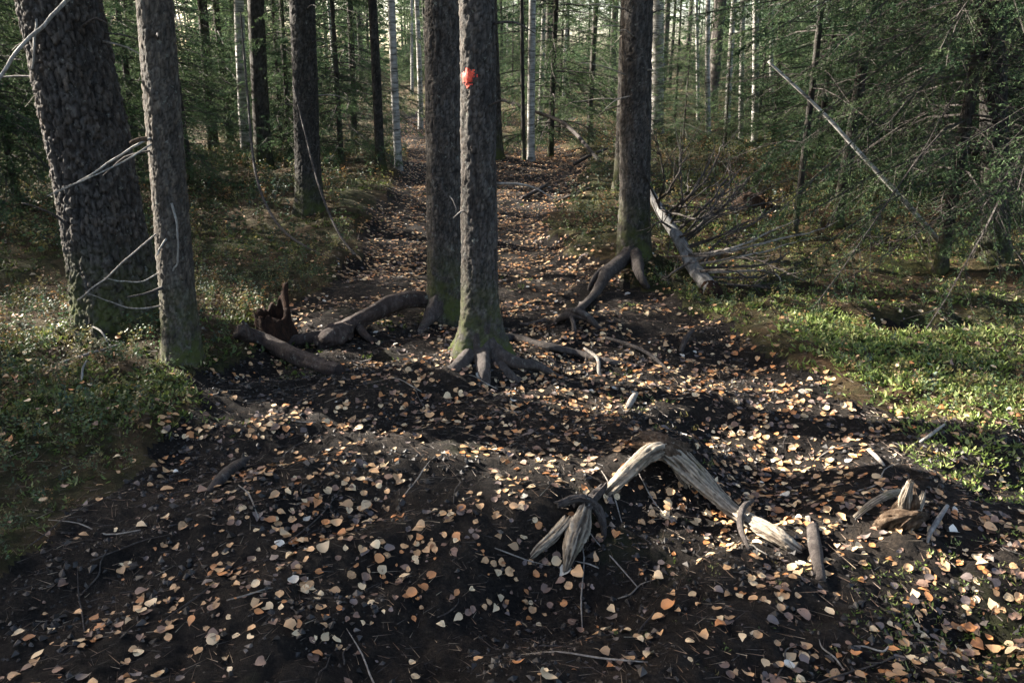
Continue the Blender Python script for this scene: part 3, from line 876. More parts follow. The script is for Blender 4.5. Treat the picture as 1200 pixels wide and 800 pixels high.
limb(t2, pxl(Y2 - r2, (196, 335, 0.04), (178, 342, -0.04), (150, 349, -0.09)), 0.010, 0.004, M_TWIG, 12)
rq = random.Random(3)
for T, b, rad, ax, n in ((t3, b3, r3, a3, 9), (t9, b9, r9, a9, 5), (t10, b10, r10, a10, 6), (t15, b15, r15, a15, 9), (t1, b1, r1, a1, 7), (t2, b2, r2, a2, 6)):
    for k in range(n):          # dry stubs left on the trunks
        z = rq.uniform(0.7, 2.4); az = rq.uniform(0, 6.28); ln = rq.uniform(0.06, 0.38)
        c = np.array(b) + ax * z; d = np.array([math.cos(az), math.sin(az), rq.uniform(-0.3, 0.25)])
        p0 = c + d * rad * 0.75
        limb(T, [p0, p0 + d * ln * 0.6 + (0, 0, 0.01), p0 + d * (ln + rad * 0.2) + (0, 0, -ln * 0.15)], rq.uniform(0.004, 0.009), 0.002, rq.choice((M_TWIG, M_DRY)), 20 + k, n=7, sides=5)
for k in range(10):
    z = rq.uniform(1.2, 2.6); az = rq.uniform(2.4, 4.4)      # twigs on the sunny left of the scaly spruce
    c = np.array(b15) + a15 * z; d = np.array([math.cos(az), math.sin(az), rq.uniform(-0.1, 0.3)])
    p0 = c + d * r15 * 0.8; ln = rq.uniform(0.25, 0.6)
    limb(t15, [p0, p0 + d * ln * 0.5, p0 + d * ln + (0, 0, -0.05)], 0.005, 0.0015, M_DRY, 60 + k, n=7, sides=5)

# red painted trail mark: a thin coat of paint that follows the bark plates
def paint_mark():
    v, q, _, _ = g10
    cen = v[q].mean(1)
    target = pt(545, 90, b10[1] - r10)
    ax0 = np.array(b10); zrel = target[2] - ax0[2]
    axis = ax0 + a10 * zrel
    dirv = target - axis; dirv[2] = 0
    dirv = dirv / np.linalg.norm(dirv)
    rel = cen - (ax0[None] + a10[None] * (cen[:, 2:3] - ax0[2]))
    ang = np.arctan2(rel[:, 0] * dirv[1] - rel[:, 1] * dirv[0], rel[:, 0] * dirv[0] + rel[:, 1] * dirv[1]) * r10
    dz = cen[:, 2] - target[2]
    d = np.hypot(ang / 0.048, dz / 0.052) + 0.5 * fbm(ang / 0.03, dz / 0.03, oct=3, seed=77)
    hole = fbm(ang / 0.011, dz / 0.016, oct=2, seed=78)
    qq = q[(d < 0.9) & (hole > -0.10 - 0.9 * np.clip(0.6 - d, 0, 1))]
    u = np.unique(qq); rm = np.zeros(len(v), int); rm[u] = np.arange(len(u))
    vv = v[u]
    rad = vv - (ax0[None] + a10[None] * (vv[:, 2:3] - ax0[2])); rad[:, 2] = 0
    rad /= np.linalg.norm(rad, axis=1)[:, None]
    part('paint_mark', (vv + rad * 0.0014, rm[qq], np.zeros((0, 3), int)), M_RED, t10, 'red painted dot marking the trail')
paint_mark()

# exposed roots belong to their trees
def P(*pp): return [at(x, y, o[0] if o else 0.0) for x, y, *o in pp]
def root(parent, pts, radii, mt, seed, name='root', n=40, sides=14, amp=0.38, flat=1.0, fibre=0.25, label=None, collar=None):
    if collar is not None:       # the root leaves the flare of its trunk
        b_, r_ = collar
        d_ = np.array(pts[1]) - b_; d_[2] = 0; d_ /= np.linalg.norm(d_)
        pts = [np.array(b_) + d_ * r_ * 0.45 + (0, 0, 0.17), np.array(b_) + d_ * r_ * 1.15 + (0, 0, 0.055)] + list(pts[1:])
        radii = [radii[0] * 1.25, radii[0] * 1.1] + list(radii[1:])
    path, rr_ = smooth_path(pts, n, radii)
    return part(name, tube(path, rr_, sides, knobbly(seed, amp, fibre, 0.09), flat), mt, parent, label)
root(t10, P((572, 412, 0.10), (600, 396, 0.05), (640, 405, 0.025), (680, 414, 0.015), (715, 424, 0.01), (765, 432, -0.03)), [0.030, 0.026, 0.023, 0.021, 0.018, 0.012], M_ROOT, 31, collar=(b10, r10))
root(t10, P((570, 426, 0.09), (600, 424, 0.035), (628, 428, 0.02), (650, 440, 0.0), (664, 448, -0.04)), [0.045, 0.032, 0.026, 0.02, 0.012], M_ROOT, 32, collar=(b10, r10))
root(t10, P((572, 432, 0.04), (600, 443, 0.0), (632, 452, -0.04)), [0.04, 0.028, 0.014], M_ROOT, 33, collar=(b10, r10))
root(t10, P((556, 426, 0.06), (536, 430, 0.0), (512, 438, -0.04)), [0.045, 0.034, 0.02], M_ROOT, 34, collar=(b10, r10))
root(t10, P((563, 430, 0.05), (566, 440, -0.005), (572, 458, -0.05)), [0.05, 0.038, 0.02], M_ROOT, 35, collar=(b10, r10))
root(t10, P((685, 408, 0.02), (700, 420, 0.03), (702, 436, 0.02), (706, 444, -0.02)), [0.010, 0.011, 0.010, 0.006], M_DRY, 36, sides=7, n=20)
root(t9, P((505, 368, 0.06), (498, 380, 0.02), (490, 395, -0.03)), [0.05, 0.03, 0.015], M_ROOT, 37, collar=(b9, r9))
root(t15, P((735, 315, 0.10), (752, 326, 0.08), (762, 340, -0.05)), [0.045, 0.032, 0.018], M_ROOT, 41, collar=(b15, r15))
root(t15, P((728, 308, 0.12), (712, 320, 0.12), (703, 335, 0.06), (690, 352, 0.02), (672, 366, 0.03), (650, 376, -0.04)), [0.05, 0.042, 0.034, 0.03, 0.024, 0.016], M_ROOT, 42, collar=(b15, r15))
root(t15, P((716, 316, 0.13), (700, 322, 0.09), (688, 345, -0.04)), [0.03, 0.022, 0.012], M_ROOT, 43, collar=(b15, r15))
for k, (pp, r_) in enumerate([([(648, 380, -0.02), (664, 370, 0.06), (684, 370, 0.07), (704, 384, -0.02)], 0.026), ([(655, 372, 0.0), (672, 364, 0.09), (690, 372, 0.06), (700, 380, -0.02)], 0.022),
                         ([(668, 366, 0.07), (672, 380, 0.05), (674, 398, -0.02)], 0.014), ([(684, 366, 0.07), (694, 378, 0.05), (712, 390, -0.02)], 0.017), ([(640, 374, 0.0), (620, 380, 0.015), (606, 379, -0.02)], 0.016)]):
    root(t15, P(*pp), [r_ * 0.8, r_, r_ * 0.9, r_ * 0.5], M_ROOT, 44 + k, n=26, sides=9, amp=0.4)

# ------------------------------------------------------------------ logs, stumps, fallen wood
def log_thing(name, label, cat, segs, mt, group=None):
    p0 = segs[0][1]
    t = thing(name, label, cat, p0[0], group)
    for k, s in enumerate(segs):
        nm, pts, radii = s[0], s[1], s[2]
        kw = s[3] if len(s) > 3 else {}
        path, rr_ = smooth_path(pts, kw.get('n', 46), radii)
        part(nm, tube(path, rr_, kw.get('sides', 18), knobbly(kw.get('seed', 50 + k), kw.get('amp', 0.16), kw.get('fibre', 0.0), kw.get('ln', 0.12)), kw.get('flat', 1.0)), kw.get('mat', mt), t)
    return t

M_LOG = mat('wet_log_bark', bark_build((0.009, 0.006, 0.005), (0.030, 0.020, 0.016), (0.085, 0.066, 0.056), None, 1.0, 0.8), 0.8, 0.2)
log_thing('fallen_log', 'dark barked fallen log lying from the twin trunks to the bank', 'log', [
    ('stem', P((512, 352, 0.10), (470, 352, 0.13), (430, 370, 0.08), (400, 386, 0.045), (372, 396, 0.03), (330, 402, 0.0)), [0.050, 0.055, 0.055, 0.052, 0.045, 0.035], dict(n=90, sides=28, amp=0.3, fibre=0.25, ln=0.09)),
    ('burl', P((408, 388, 0.04), (392, 394, 0.06), (372, 402, 0.03)), [0.045, 0.085, 0.045], dict(n=40, sides=28, amp=0.45, fibre=0.3, ln=0.07)),
    ('branch', P((420, 384, 0.05), (432, 396, 0.02), (446, 402, -0.03)), [0.03, 0.022, 0.015], dict(n=14, sides=10)),
], M_LOG)
log_thing('broken_log', 'short dark log with pale lichen spots in front of the rotten stump', 'log', [
    ('stem', P((278, 388, 0.06), (310, 400, 0.06), (350, 418, 0.05), (398, 436, 0.015)), [0.040, 0.050, 0.050, 0.042], dict(n=80, sides=28, seed=58, amp=0.3, fibre=0.25, ln=0.09)),
    ('branch_stub', P((292, 395, 0.09), (290, 384, 0.14), (284, 376, 0.16)), [0.02, 0.014, 0.008], dict(n=8, sides=8)),
], M_LOG)

def jagged_stump(name, label, px, py, rad, hi, lo, peak_az, mt, mt2, seed):
    b = at(px, py)
    t = thing(name, label, 'stump', b)
    ns, nr = 56, 14
    th = np.linspace(0, 2 * np.pi, ns, endpoint=False)
    top = lo + (hi - lo) * np.clip(np.cos((th - peak_az) / 1.3) * 0.5 + 0.5, 0, 1) ** 2.6 + 0.06 * fbm(np.cos(th) * 3, np.sin(th) * 3, oct=3, seed=seed)
    def shell(r0, zoff):
        s = np.linspace(-0.12, 1, nr)
        S, TH = np.meshgrid(s, th, indexing='ij')
        z = S * (top[None] + zoff)
        rr_ = r0 * (1 + 0.35 * np.exp(-np.clip(z, 0, None) / 0.06)) * (1 + 0.18 * fbm(np.cos(TH) * 2.5 + seed, np.sin(TH) * 2.5, z * 7, oct=3, seed=seed + 1))
        v = np.stack([b[0] + rr_ * np.cos(TH), b[1] + rr_ * np.sin(TH), b[2] + z], -1).reshape(-1, 3)
        i = np.arange(nr - 1)[:, None] * ns; j = np.arange(ns)[None]; j2 = (j + 1) % ns
        return v, np.stack([i + j, i + j2, i + ns + j2, i + ns + j], -1).reshape(-1, 4)
    vo, qo = shell(rad, 0); vi, qi = shell(rad * 0.72, -0.01)
    off = len(vo)
    j = np.arange(ns); j2 = (j + 1) % ns; L = (nr - 1) * ns
    rim = np.stack([L + j, L + j2, off + L + j2, off + L + j], -1)
    part('bark_shell', (np.vstack([vo, vi]), np.vstack([qo, qi[:, ::-1] + off, rim]), np.zeros((0, 3), int)), mt, t)
    core = tube(*smooth_path([b + (0, 0, -0.05), b + (0, 0, lo * 0.4), b + (0.01, 0, lo * 0.75)], 8, [rad * 0.75, rad * 0.7, rad * 0.35]), 16, knobbly(seed, 0.3))
    part('rotten_core', core, mt2, t)
    return t, b
jagged_stump('rotten_stump', 'black rotten stump with one jagged upright point behind the short log', 322, 392, 0.105, 0.30, 0.13, 0.1, M_ROT, M_ROT, 61)

# the old grey stump: split weathered roots arching out of the trail
st = thing('old_stump', 'weathered grey stump remains with split roots arching over the trail', 'stump', at(775, 545))
def wood(parent, name, pts, radii, seed, flat=0.75, n=80, sides=44, amp=0.34, fibre=0.6, mt=None, ragged=0.8):
    """split weathered wood: fibres and cracks run along it, the ends are ragged"""
    path, rr_ = smooth_path(pts, n, radii)
    T_ = np.gradient(path, axis=0); T_ /= np.linalg.norm(T_, axis=1)[:, None]
    store = {}
    def f(th, L, rr):
        tw = th + 0.8 * L + 0.25 * fbm(L / 0.12, np.cos(th), seed=seed)
        c1, s1 = np.cos(tw), np.sin(tw)
        fib = fbm(c1 * 5 + seed, s1 * 5, L / 0.5, oct=4, seed=seed + 5, gain=0.7)
        crack = sstep(0.10, 0.0, np.abs(fbm(c1 * 2.3 - seed, s1 * 2.3, L / 0.35, oct=2, seed=seed + 8)))
        store['c'] = fib * 1.3 - 0.9 * crack
        return rr * (amp * fbm(np.cos(th) * 1.3 + seed, np.sin(th) * 1.3, L / 0.09, oct=4, seed=seed) + fibre * fib * 0.6 - 0.28 * crack)
    v, q, t = tube(path, rr_, sides, f, flat)
    g = v[:n * sides].reshape(n, sides, 3)
    th = np.linspace(0, 2 * np.pi, sides, endpoint=False)
    rag = np.abs(fbm(np.cos(th) * 3 + seed, np.sin(th) * 3, oct=3, seed=seed + 3)) * ragged * 3
    for i in range(5):
        w = (1 - i / 5.0)
        g[i] -= T_[0] * (rag * rr_[0] * w)[:, None]; g[n - 1 - i] += T_[-1] * (rag * rr_[-1] * w)[:, None]
    v[:n * sides] = g.reshape(-1, 3)
    k = np.clip(0.5 + store['c'], 0, 1).reshape(-1, 1)
    lo, hi = np.array([0.040, 0.029, 0.020]), np.array([0.26, 0.222, 0.175])
    col = np.vstack([lo + (hi - lo) * k, [lo, lo]])
    return part(name, (v, q, t, col), mt or M_WEATHER, parent)
wood(st, 'root', P((770, 524, 0.06), (792, 538, 0.10), (822, 566, 0.085), (855, 596, 0.06), (880, 614, 0.035), (896, 622, -0.01)), [0.044, 0.054, 0.043, 0.034, 0.026, 0.014], 71, 0.6)
wood(st, 'root', P((805, 535, 0.08), (825, 556, 0.08), (850, 585, 0.06), (876, 606, 0.03)), [0.022, 0.020, 0.016, 0.010], 72, 1.0)
wood(st, 'root', P((872, 604, 0.035), (900, 622, 0.03), (925, 638, 0.015), (944, 650, -0.03)), [0.026, 0.036, 0.032, 0.016], 73, 0.6)
wood(st, 'root', P((782, 526, 0.08), (762, 530, 0.12), (738, 550, 0.09), (718, 570, 0.04), (706, 582, -0.03)), [0.040, 0.042, 0.035, 0.028, 0.018], 74, 0.75)
wood(st, 'crown_block', P((760, 520, 0.02), (778, 524, 0.07), (798, 530, 0.05)), [0.05, 0.060, 0.045], 75, 0.8, mt=M_RUST)
wood(st, 'splinter', P((790, 545, 0.05), (800, 562, 0.02), (806, 578, -0.02)), [0.030, 0.024, 0.012], 76, 0.5)
gn = thing('gnarled_root', 'pale gnarled root stub standing out of the black soil below the old stump', 'root', at(672, 640))
wood(gn, 'stub', P((684, 600, 0.07), (678, 618, 0.075), (670, 642, 0.06), (663, 668, 0.005)), [0.026, 0.040, 0.032, 0.010], 77, 0.8)
wood(gn, 'side_root', P((664, 610, 0.05), (648, 628, 0.035), (632, 642, 0.02), (622, 652, -0.02)), [0.020, 0.022, 0.020, 0.012], 78, 0.8)
wood(gn, 'dark_root', P((655, 590, 0.03), (678, 584, 0.06), (698, 594, 0.055), (706, 612, 0.03), (708, 634, -0.02)), [0.012, 0.020, 0.018, 0.014, 0.008], 79, 1.0, mt=M_ROOT)
wood(gn, 'dark_root', P((706, 572, 0.02), (694, 584, 0.05), (686, 598, 0.06)), [0.018, 0.02, 0.02], 80, 1.0, mt=M_ROOT)

# decayed stump at the right edge of the trail
ds = thing('decayed_stump', 'crumbling reddish stump with a pale bowed branch at the trail edge', 'stump', at(1055, 610))
wood(ds, 'bowed_branch', P((1002, 606, 0.01), (1022, 590, 0.05), (1045, 578, 0.07), (1062, 576, 0.06)), [0.010, 0.014, 0.014, 0.010], 81, 0.9)
for k, (a, b_, c, r_) in enumerate([((1058, 606, 0.0), (1060, 585, 0.10), (1066, 566, 0.16), 0.022), ((1070, 608, 0.0), (1072, 590, 0.08), (1070, 572, 0.13), 0.018),
                                  ((1048, 612, 0.0), (1052, 596, 0.05), (1060, 584, 0.10), 0.020), ((1066, 614, 0.02), (1078, 590, 0.07), (1082, 578, 0.10), 0.014),
                                  ((1040, 616, -0.02), (1052, 606, 0.04), (1072, 604, 0.06), 0.045), ((1060, 620, -0.02), (1070, 610, 0.03), (1088, 606, -0.02), 0.04)]):
    wood(ds, 'splinter', P(a, b_, c), [r_ * 1.2, r_, r_ * 0.5], 82 + k, 0.6, mt=(M_WEATHER if k in (0, 3) else M_RUST))

# fallen birch with its dry branches
fb = thing('fallen_birch', 'fallen dead birch with bare branches fanning out over the moss', 'fallen tree', at(826, 338))
fpath, frad = smooth_path([at(760, 222, 0.45), at(775, 248, 0.34), at(795, 280, 0.22), at(812, 312, 0.12), at(834, 342, 0.03)], 70, [0.034, 0.042, 0.048, 0.054, 0.060])
part('stem', tube(fpath, frad, 20, knobbly(91, 0.14, 0.08, 0.2)), M_BIRCH_GREY, fb)
part('broken_end', tube(*smooth_path([fpath[-3], at(838, 346, 0.02), at(842, 350, -0.03)], 10, [0.063, 0.058, 0.03]), 14, knobbly(92, 0.5, 0.3, 0.04)), M_ROT, fb)
BR = [  # start on the stem (0..1), pixels along the branch with height above ground, radius
    (0.15, (790, 215, 0.75), (800, 175, 1.0), 0.010), (0.2, (778, 212, 0.7), (768, 160, 1.05), 0.009), (0.3, (812, 225, 0.7), (838, 178, 0.95), 0.011),
    (0.38, (800, 235, 0.6), (795, 190, 0.85), 0.010), (0.45, (835, 232, 0.65), (862, 195, 0.85), 0.012), (0.5, (822, 262, 0.5), (870, 190, 0.9), 0.010),
    (0.55, (850, 240, 0.6), (880, 205, 0.75), 0.011), (0.6, (845, 275, 0.4), (905, 245, 0.5), 0.011), (0.66, (860, 290, 0.35), (935, 258, 0.4), 0.012),
    (0.7, (890, 285, 0.35), (985, 262, 0.4), 0.013), (0.74, (870, 300, 0.28), (960, 276, 0.3), 0.010), (0.78, (895, 310, 0.22), (930, 295, 0.22), 0.010),
    (0.82, (900, 318, 0.18), (918, 335, 0.05), 0.010), (0.86, (880, 325, 0.14), (905, 320, 0.12), 0.009), (0.9, (880, 335, 0.10), (915, 338, 0.04), 0.009),
    (0.64, (830, 300, 0.3), (770, 300, 0.05), 0.008), (0.72, (790, 318, 0.2), (775, 330, 0.02), 0.008), (0.42, (772, 260, 0.4), (758, 275, 0.2), 0.008),
    (0.25, (755, 200, 0.7), (742, 170, 0.8), 0.008), (0.34, (830, 205, 0.8), (850, 165, 1.0), 0.008), (0.58, (880, 262, 0.5), (925, 232, 0.6), 0.009), (0.8, (860, 318, 0.25), (890, 345, 0.02), 0.008)]
for k in range(16):
    s_ = rq.uniform(0.12, 0.9)
    ex = rq.uniform(770, 960) if s_ < 0.6 else rq.uniform(860, 960); ey = rq.uniform(165, 250) if s_ < 0.6 else rq.uniform(245, 335)
    BR.append((s_, ((800 + ex) / 2, (250 + ey) / 2 + 10, 0.45 * (1 - s_) + 0.25), (ex, ey, rq.uniform(0.15, 0.9) * (1.1 - s_)), 0.0065))
for k, (s, a, b_, r_) in enumerate(BR):
    p0 = fpath[int(s * 69)]
    br = limb(fb, [p0, at(*a), at(*b_)], r_ * 1.15, 0.003, (M_DRY if k in (8, 9, 10, 12) else M_TWIG), 100 + k, 'branch', 22, 6, amp=0.3)
    pm, _ = smooth_path([p0, at(*a), at(*b_)], 22)
    for j in range(7):          # side twigs of each branch
        i0 = rq.randint(7, 19); d = pm[i0 + 1] - pm[i0]; d /= np.linalg.norm(d)
        e = d * 0.6 + np.array([rq.uniform(-1, 1), rq.uniform(-1, 1), rq.uniform(-0.3, 0.9)]) * 0.6
        ln = rq.uniform(0.12, 0.35)
        tw, rt = smooth_path([pm[i0], pm[i0] + e * ln * 0.5, pm[i0] + e * ln + np.array([0, 0, 0.03])], 8, [0.0045, 0.003, 0.0015])
        part('twig', tube(tw, rt, 4), M_TWIG, br)

# upturned root clump behind it
def clump(name, label, cat, px, py, r, seed, mt, nroots=26):
    b = at(px, py)
    t = thing(name, label, cat, b)
    n1, n2 = 30, 40
    ph = np.linspace(0.02, math.pi / 2 + 0.3, n1); th = np.linspace(0, 2 * math.pi, n2, endpoint=False)
    PH, TH = np.meshgrid(ph, th, indexing='ij')
    d = np.stack([np.sin(PH) * np.cos(TH), np.sin(PH) * np.sin(TH), np.cos(PH)], -1)
    rr_ = r * (1 + 0.35 * fbm(d[..., 0] * 2.5 + seed, d[..., 1] * 2.5, d[..., 2] * 2.5, oct=5, seed=seed, gain=0.65))
    v = (b + d * rr_[..., None] * np.array([1, 0.7, 0.85])).reshape(-1, 3)
    i = np.arange(n1 - 1)[:, None] * n2; j = np.arange(n2)[None]; j2 = (j + 1) % n2
    part('soil_clod', (v, np.stack([i + j2, i + j, i + n2 + j, i + n2 + j2], -1).reshape(-1, 4), np.zeros((0, 3), int)), mt, t)
    for k in range(nroots):
        az = rq.uniform(0, 6.28); e = rq.uniform(0.1, 1.3)
        dd = np.array([math.cos(az) * math.cos(e), math.sin(az) * math.cos(e) * 0.8, math.sin(e)])
        p0 = b + dd * r * 0.75
        limb(t, [p0, p0 + dd * r * 0.35 + (rq.uniform(-.05, .05), 0, 0.0), p0 + dd * r * 0.6 + (rq.uniform(-.1, .1), 0, -0.06)], 0.008, 0.002, M_ROOT, 200 + k, 'root', 8, 5)
    return t
M_CLOD = mat('brown_root_soil', bark_build((0.012, 0.008, 0.006), (0.035, 0.022, 0.015), (0.09, 0.06, 0.04), None, 1.0, 0.0), 0.95, 0.1)
clump('upturned_root_clump', 'brown upturned root clump behind the fallen birch branches', 'root clump', 880, 248, 0.24, 141, M_CLOD)

# poles and stems leaning in the wood
def stick(name, label, cat, pts, radii, mt, seed, group=None, n=30, sides=8, amp=0.2):
    path, rr_ = smooth_path(pts, n, radii)
    return solo(name, tube(path, rr_, sides, knobbly(seed, amp, 0, 0.08)), mt, label, cat, group)
d22 = at(1058, 236)[1]
stick('leaning_birch_pole', 'white birch pole lying slanted between the dark spruces', 'fallen tree', [pt(900, 72, 7.0), pt(960, 128, 6.85), pt(1010, 182, 6.7), pt(1060, 236, 6.6), at(1112, 296, 0.02)], [0.010, 0.014, 0.017, 0.020, 0.022], M_BIRCH, 151, n=60, sides=12, amp=0.08)
e = at(398, 303)[1]
stick('bent_dead_stem', 'thin dark bent stem sweeping down to the bank', 'dead stem', [pt(282, 15, e + 1.6), pt(290, 110, e + 1.3), pt(300, 205, e + 0.7), pt(325, 262, e + 0.3), pt(365, 293, e + 0.05), at(398, 304, 0.01)], [0.008, 0.010, 0.012, 0.012, 0.012, 0.010], M_TWIG, 152, n=60)
e = at(424, 306)[1]
stick('bent_dead_stem', 'thin grey stem leaning against the dark straight spruce', 'dead stem', [pt(343, 95, e + 1.3), pt(356, 150, e + 1.1), pt(375, 222, e + 0.6), pt(398, 275, e + 0.2), at(424, 307, 0.0)], [0.007, 0.009, 0.011, 0.011, 0.009], M_TWIG, 153, n=50)
e = at(702, 190)[1]
stick('leaning_dead_trunk', 'thin dark dead trunk leaning across behind the birches', 'fallen tree', [pt(575, 112, e + 2.0), pt(625, 130, e + 1.4), pt(665, 148, e + 0.8), at(705, 192, 0.05)], [0.024, 0.03, 0.032, 0.03], M_TWIG, 154, n=40)
stick('fallen_branch', 'dark fallen branch on the moss left of the scaly spruce', 'branch', P((672, 193, 0.05), (690, 183, 0.12), (712, 174, 0.22)), [0.03, 0.028, 0.02], M_TWIG, 155)
stick('fallen_branch', 'pale grey branch lying beside the far trail', 'branch', P((612, 232, 0.03), (628, 224, 0.04), (642, 215, 0.03)), [0.02, 0.028, 0.018], M_ROOT, 156)
stick('fallen_branch', 'long thin grey branch at the mossy edge of the far trail', 'branch', P((650, 236, 0.02), (672, 228, 0.05), (692, 220, 0.04)), [0.015, 0.02, 0.012], M_ROOT, 157)
stick('birch_log', 'short white birch log lying behind the massive old spruce', 'log', P((30, 183, 0.08), (46, 184, 0.10), (62, 186, 0.08)), [0.07, 0.075, 0.07], M_PALE, 158, amp=0.06)
stick('birch_branch', 'stubby white birch branch piece in the soil near the right trail edge', 'branch', P((952, 618, 0.01), (956, 645, 0.025), (962, 680, 0.005)), [0.022, 0.025, 0.016], M_ROOT, 159, amp=0.15)
stick('curved_twig', 'dark curved twig hooked over the long grey root', 'twig', P((882, 586, 0.07), (870, 596, 0.09), (868, 618, 0.06), (878, 644, 0.0)), [0.008, 0.013, 0.012, 0.006], M_ROOT, 160)
stick('trail_root', 'dark smooth root lump breaking the trail below the left bank', 'root', P((300, 536, -0.03), (278, 545, 0.015), (258, 562, 0.02), (240, 584, -0.03)), [0.018, 0.026, 0.024, 0.012], M_ROOT, 161)
stick('wood_stub', 'short dark stick poking from the soil below the fallen birch', 'stick', P((798, 412, 0.0), (803, 398, 0.06), (812, 386, 0.10)), [0.016, 0.018, 0.012], M_ROOT, 162)
stick('wood_stub', 'short pale stick lying on the leaves in the middle of the trail', 'stick', P((735, 478, 0.01), (740, 469, 0.025), (745, 461, 0.03)), [0.013, 0.018, 0.014], M_DRY, 163)
stick('thin_root', 'long thin root snaking over the trail right of the twin trunks', 'root', P((705, 394, 0.0), (740, 405, 0.03), (765, 418, 0.025), (792, 442, -0.01)), [0.010, 0.012, 0.012, 0.006], M_ROOT, 164)
stick('fallen_branch', 'pale bent twig on the sunlit moss left of the slender spruce', 'twig', P((98, 378, 0.01), (118, 388, 0.05), (128, 404, 0.0)), [0.005, 0.006, 0.004], M_PALE, 165)
stick('fallen_branch', 'brown stick crossing the litter below the massive old spruce', 'stick', P((70, 425, 0.02), (105, 414, 0.03), (145, 402, 0.02)), [0.006, 0.008, 0.005], M_DRY, 166)
stick('fallen_branch', 'tiny pale twig standing from the left moss', 'twig', P((96, 446, 0.0), (97, 432, 0.05), (102, 422, 0.08)), [0.006, 0.006, 0.004], M_PALE, 167)
stick('fallen_branch', 'grey stick on the moss near the sunlit strip', 'stick', P((1078, 518, 0.01), (1092, 508, 0.025), (1107, 497, 0.02)), [0.006, 0.008, 0.005], M_PALE, 168)
stick('fallen_branch', 'short grey stick behind the crumbling stump', 'stick', P((1018, 527, 0.02), (1028, 536, 0.03), (1036, 546, 0.01)), [0.008, 0.010, 0.006], M_DRY, 169)
stick('fallen_branch', 'peeling white twig right of the crumbling stump', 'twig', P((1110, 592, 0.03), (1100, 608, 0.03), (1090, 624, 0.02), (1087, 636, 0.0)), [0.007, 0.010, 0.008, 0.004], M_BIRCH_GREY, 170)
for k in range(44):          # loose twigs scattered about
    px = rq.uniform(20, 1180); py = 440 + 350 * rq.random() ** 0.8
    c = at(px, py, 0.006); a = rq.uniform(0, 3.14); ln = 0.05 + 0.16 * rq.random() ** 2
    pts = []
    for s in (-1, -0.3, 0.35, 1):
        x = c[0] + math.cos(a) * ln * s + rq.uniform(-.012, .012); y = c[1] + math.sin(a) * ln * s + rq.uniform(-.012, .012)
        pts.append([x, y, float(height0(np.array([x]), np.array([y]), False)[0]) + rq.uniform(0.004, 0.014)])
    dark = k % 2
    stick('twig', 'thin dark twig lying on the leaf strewn soil' if dark else 'thin greyish twig lying on the leaf strewn soil', 'twig', np.array(pts), [0.0022, 0.003, 0.0024, 0.001],
          M_TWIG if dark else M_DRY, 300 + k, 'dark twigs scattered on the trail' if dark else 'grey twigs scattered on the trail', n=10, sides=5)

# ------------------------------------------------------------------ fallen leaves
LEAF_C = {'pale': (0.43, 0.31, 0.18), 'tan': (0.32, 0.185, 0.088), 'orange': (0.29, 0.12, 0.040), 'brown': (0.13, 0.075, 0.05), 'grey': (0.080, 0.060, 0.053), 'silver': (0.36, 0.33, 0.28)}
LEAF_P = {'pale': 0.22, 'tan': 0.36, 'orange': 0.13, 'brown': 0.17, 'grey': 0.10, 'silver': 0.02}
def leaf_shape(rng, far=False):
    """one leaf, length 1 along x, folded and curled: verts, tris"""
    if far:
        o = np.array([(-0.5, 0), (-0.15, 0.36), (0.25, 0.28), (0.55, 0), (0.25, -0.28), (-0.15, -0.36)])
    else:
        w = rng.uniform(0.26, 0.46); e = rng.uniform(0.45, 0.66)
        o = np.array([(-0.48, 0), (-0.40, 0.6 * w), (-0.18, w), (0.08, 0.92 * w), (0.30, e * w), (0.58, 0), (0.30, -e * w), (0.08, -0.92 * w), (-0.18, -w), (-0.40, -0.6 * w)])
        k_ = rng.random()
        if k_ < 0.3: o = np.array([(-0.44, 0), (-0.36, 0.32), (-0.12, 0.46), (0.14, 0.44), (0.36, 0.27), (0.48, 0), (0.36, -0.27), (0.14, -0.44), (-0.12, -0.46), (-0.36, -0.32)])
        elif k_ < 0.45: o[2] *= (1, 0.35); o[3] *= (1, 0.5)          # torn side
        elif k_ < 0.55: o[4:7] *= (0.55, 1); o[5] = (0.12, 0.03)      # torn tip
    o = o * (1 + rng.normal(size=o.shape) * 0.07)
    mid = np.array([(-0.2, 0), (0.2, 0)])
    p = np.vstack([o, mid])
    fold = rng.uniform(-0.1, 0.75); curl = rng.uniform(-0.5, 0.9); tw = rng.uniform(-0.6, 0.6)
    z = fold * np.abs(p[:, 1]) + curl * (p[:, 0]) ** 2 + tw * p[:, 0] * p[:, 1]
    v = np.column_stack([p, z])
    n = len(o); a, b = n, n + 1; h = n // 2
    T = []
    for i in range(n):
        j = (i + 1) % n
        cx = (o[i, 0] + o[j, 0]) / 2
        T.append((a if cx < 0 else b, j, i))
    # close the strip between the two midrib points
    cut = [i for i in range(n) if (((o[i, 0] + o[(i - 1) % n, 0]) / 2 < 0) != ((o[i, 0] + o[(i + 1) % n, 0]) / 2 < 0))]
    for i in cut: T.append((a, i, b) if o[i, 1] < 0 else (a, b, i))
    if not far:       # leaf stalk
        k = len(v)
        v = np.vstack([v, [(-0.46, 0.012, 0), (-0.46, -0.012, 0), (-0.85, 0.05, 0.02 + 0.1 * curl)]])
        T.append((k, k + 1, k + 2))
    return v, np.array(T)

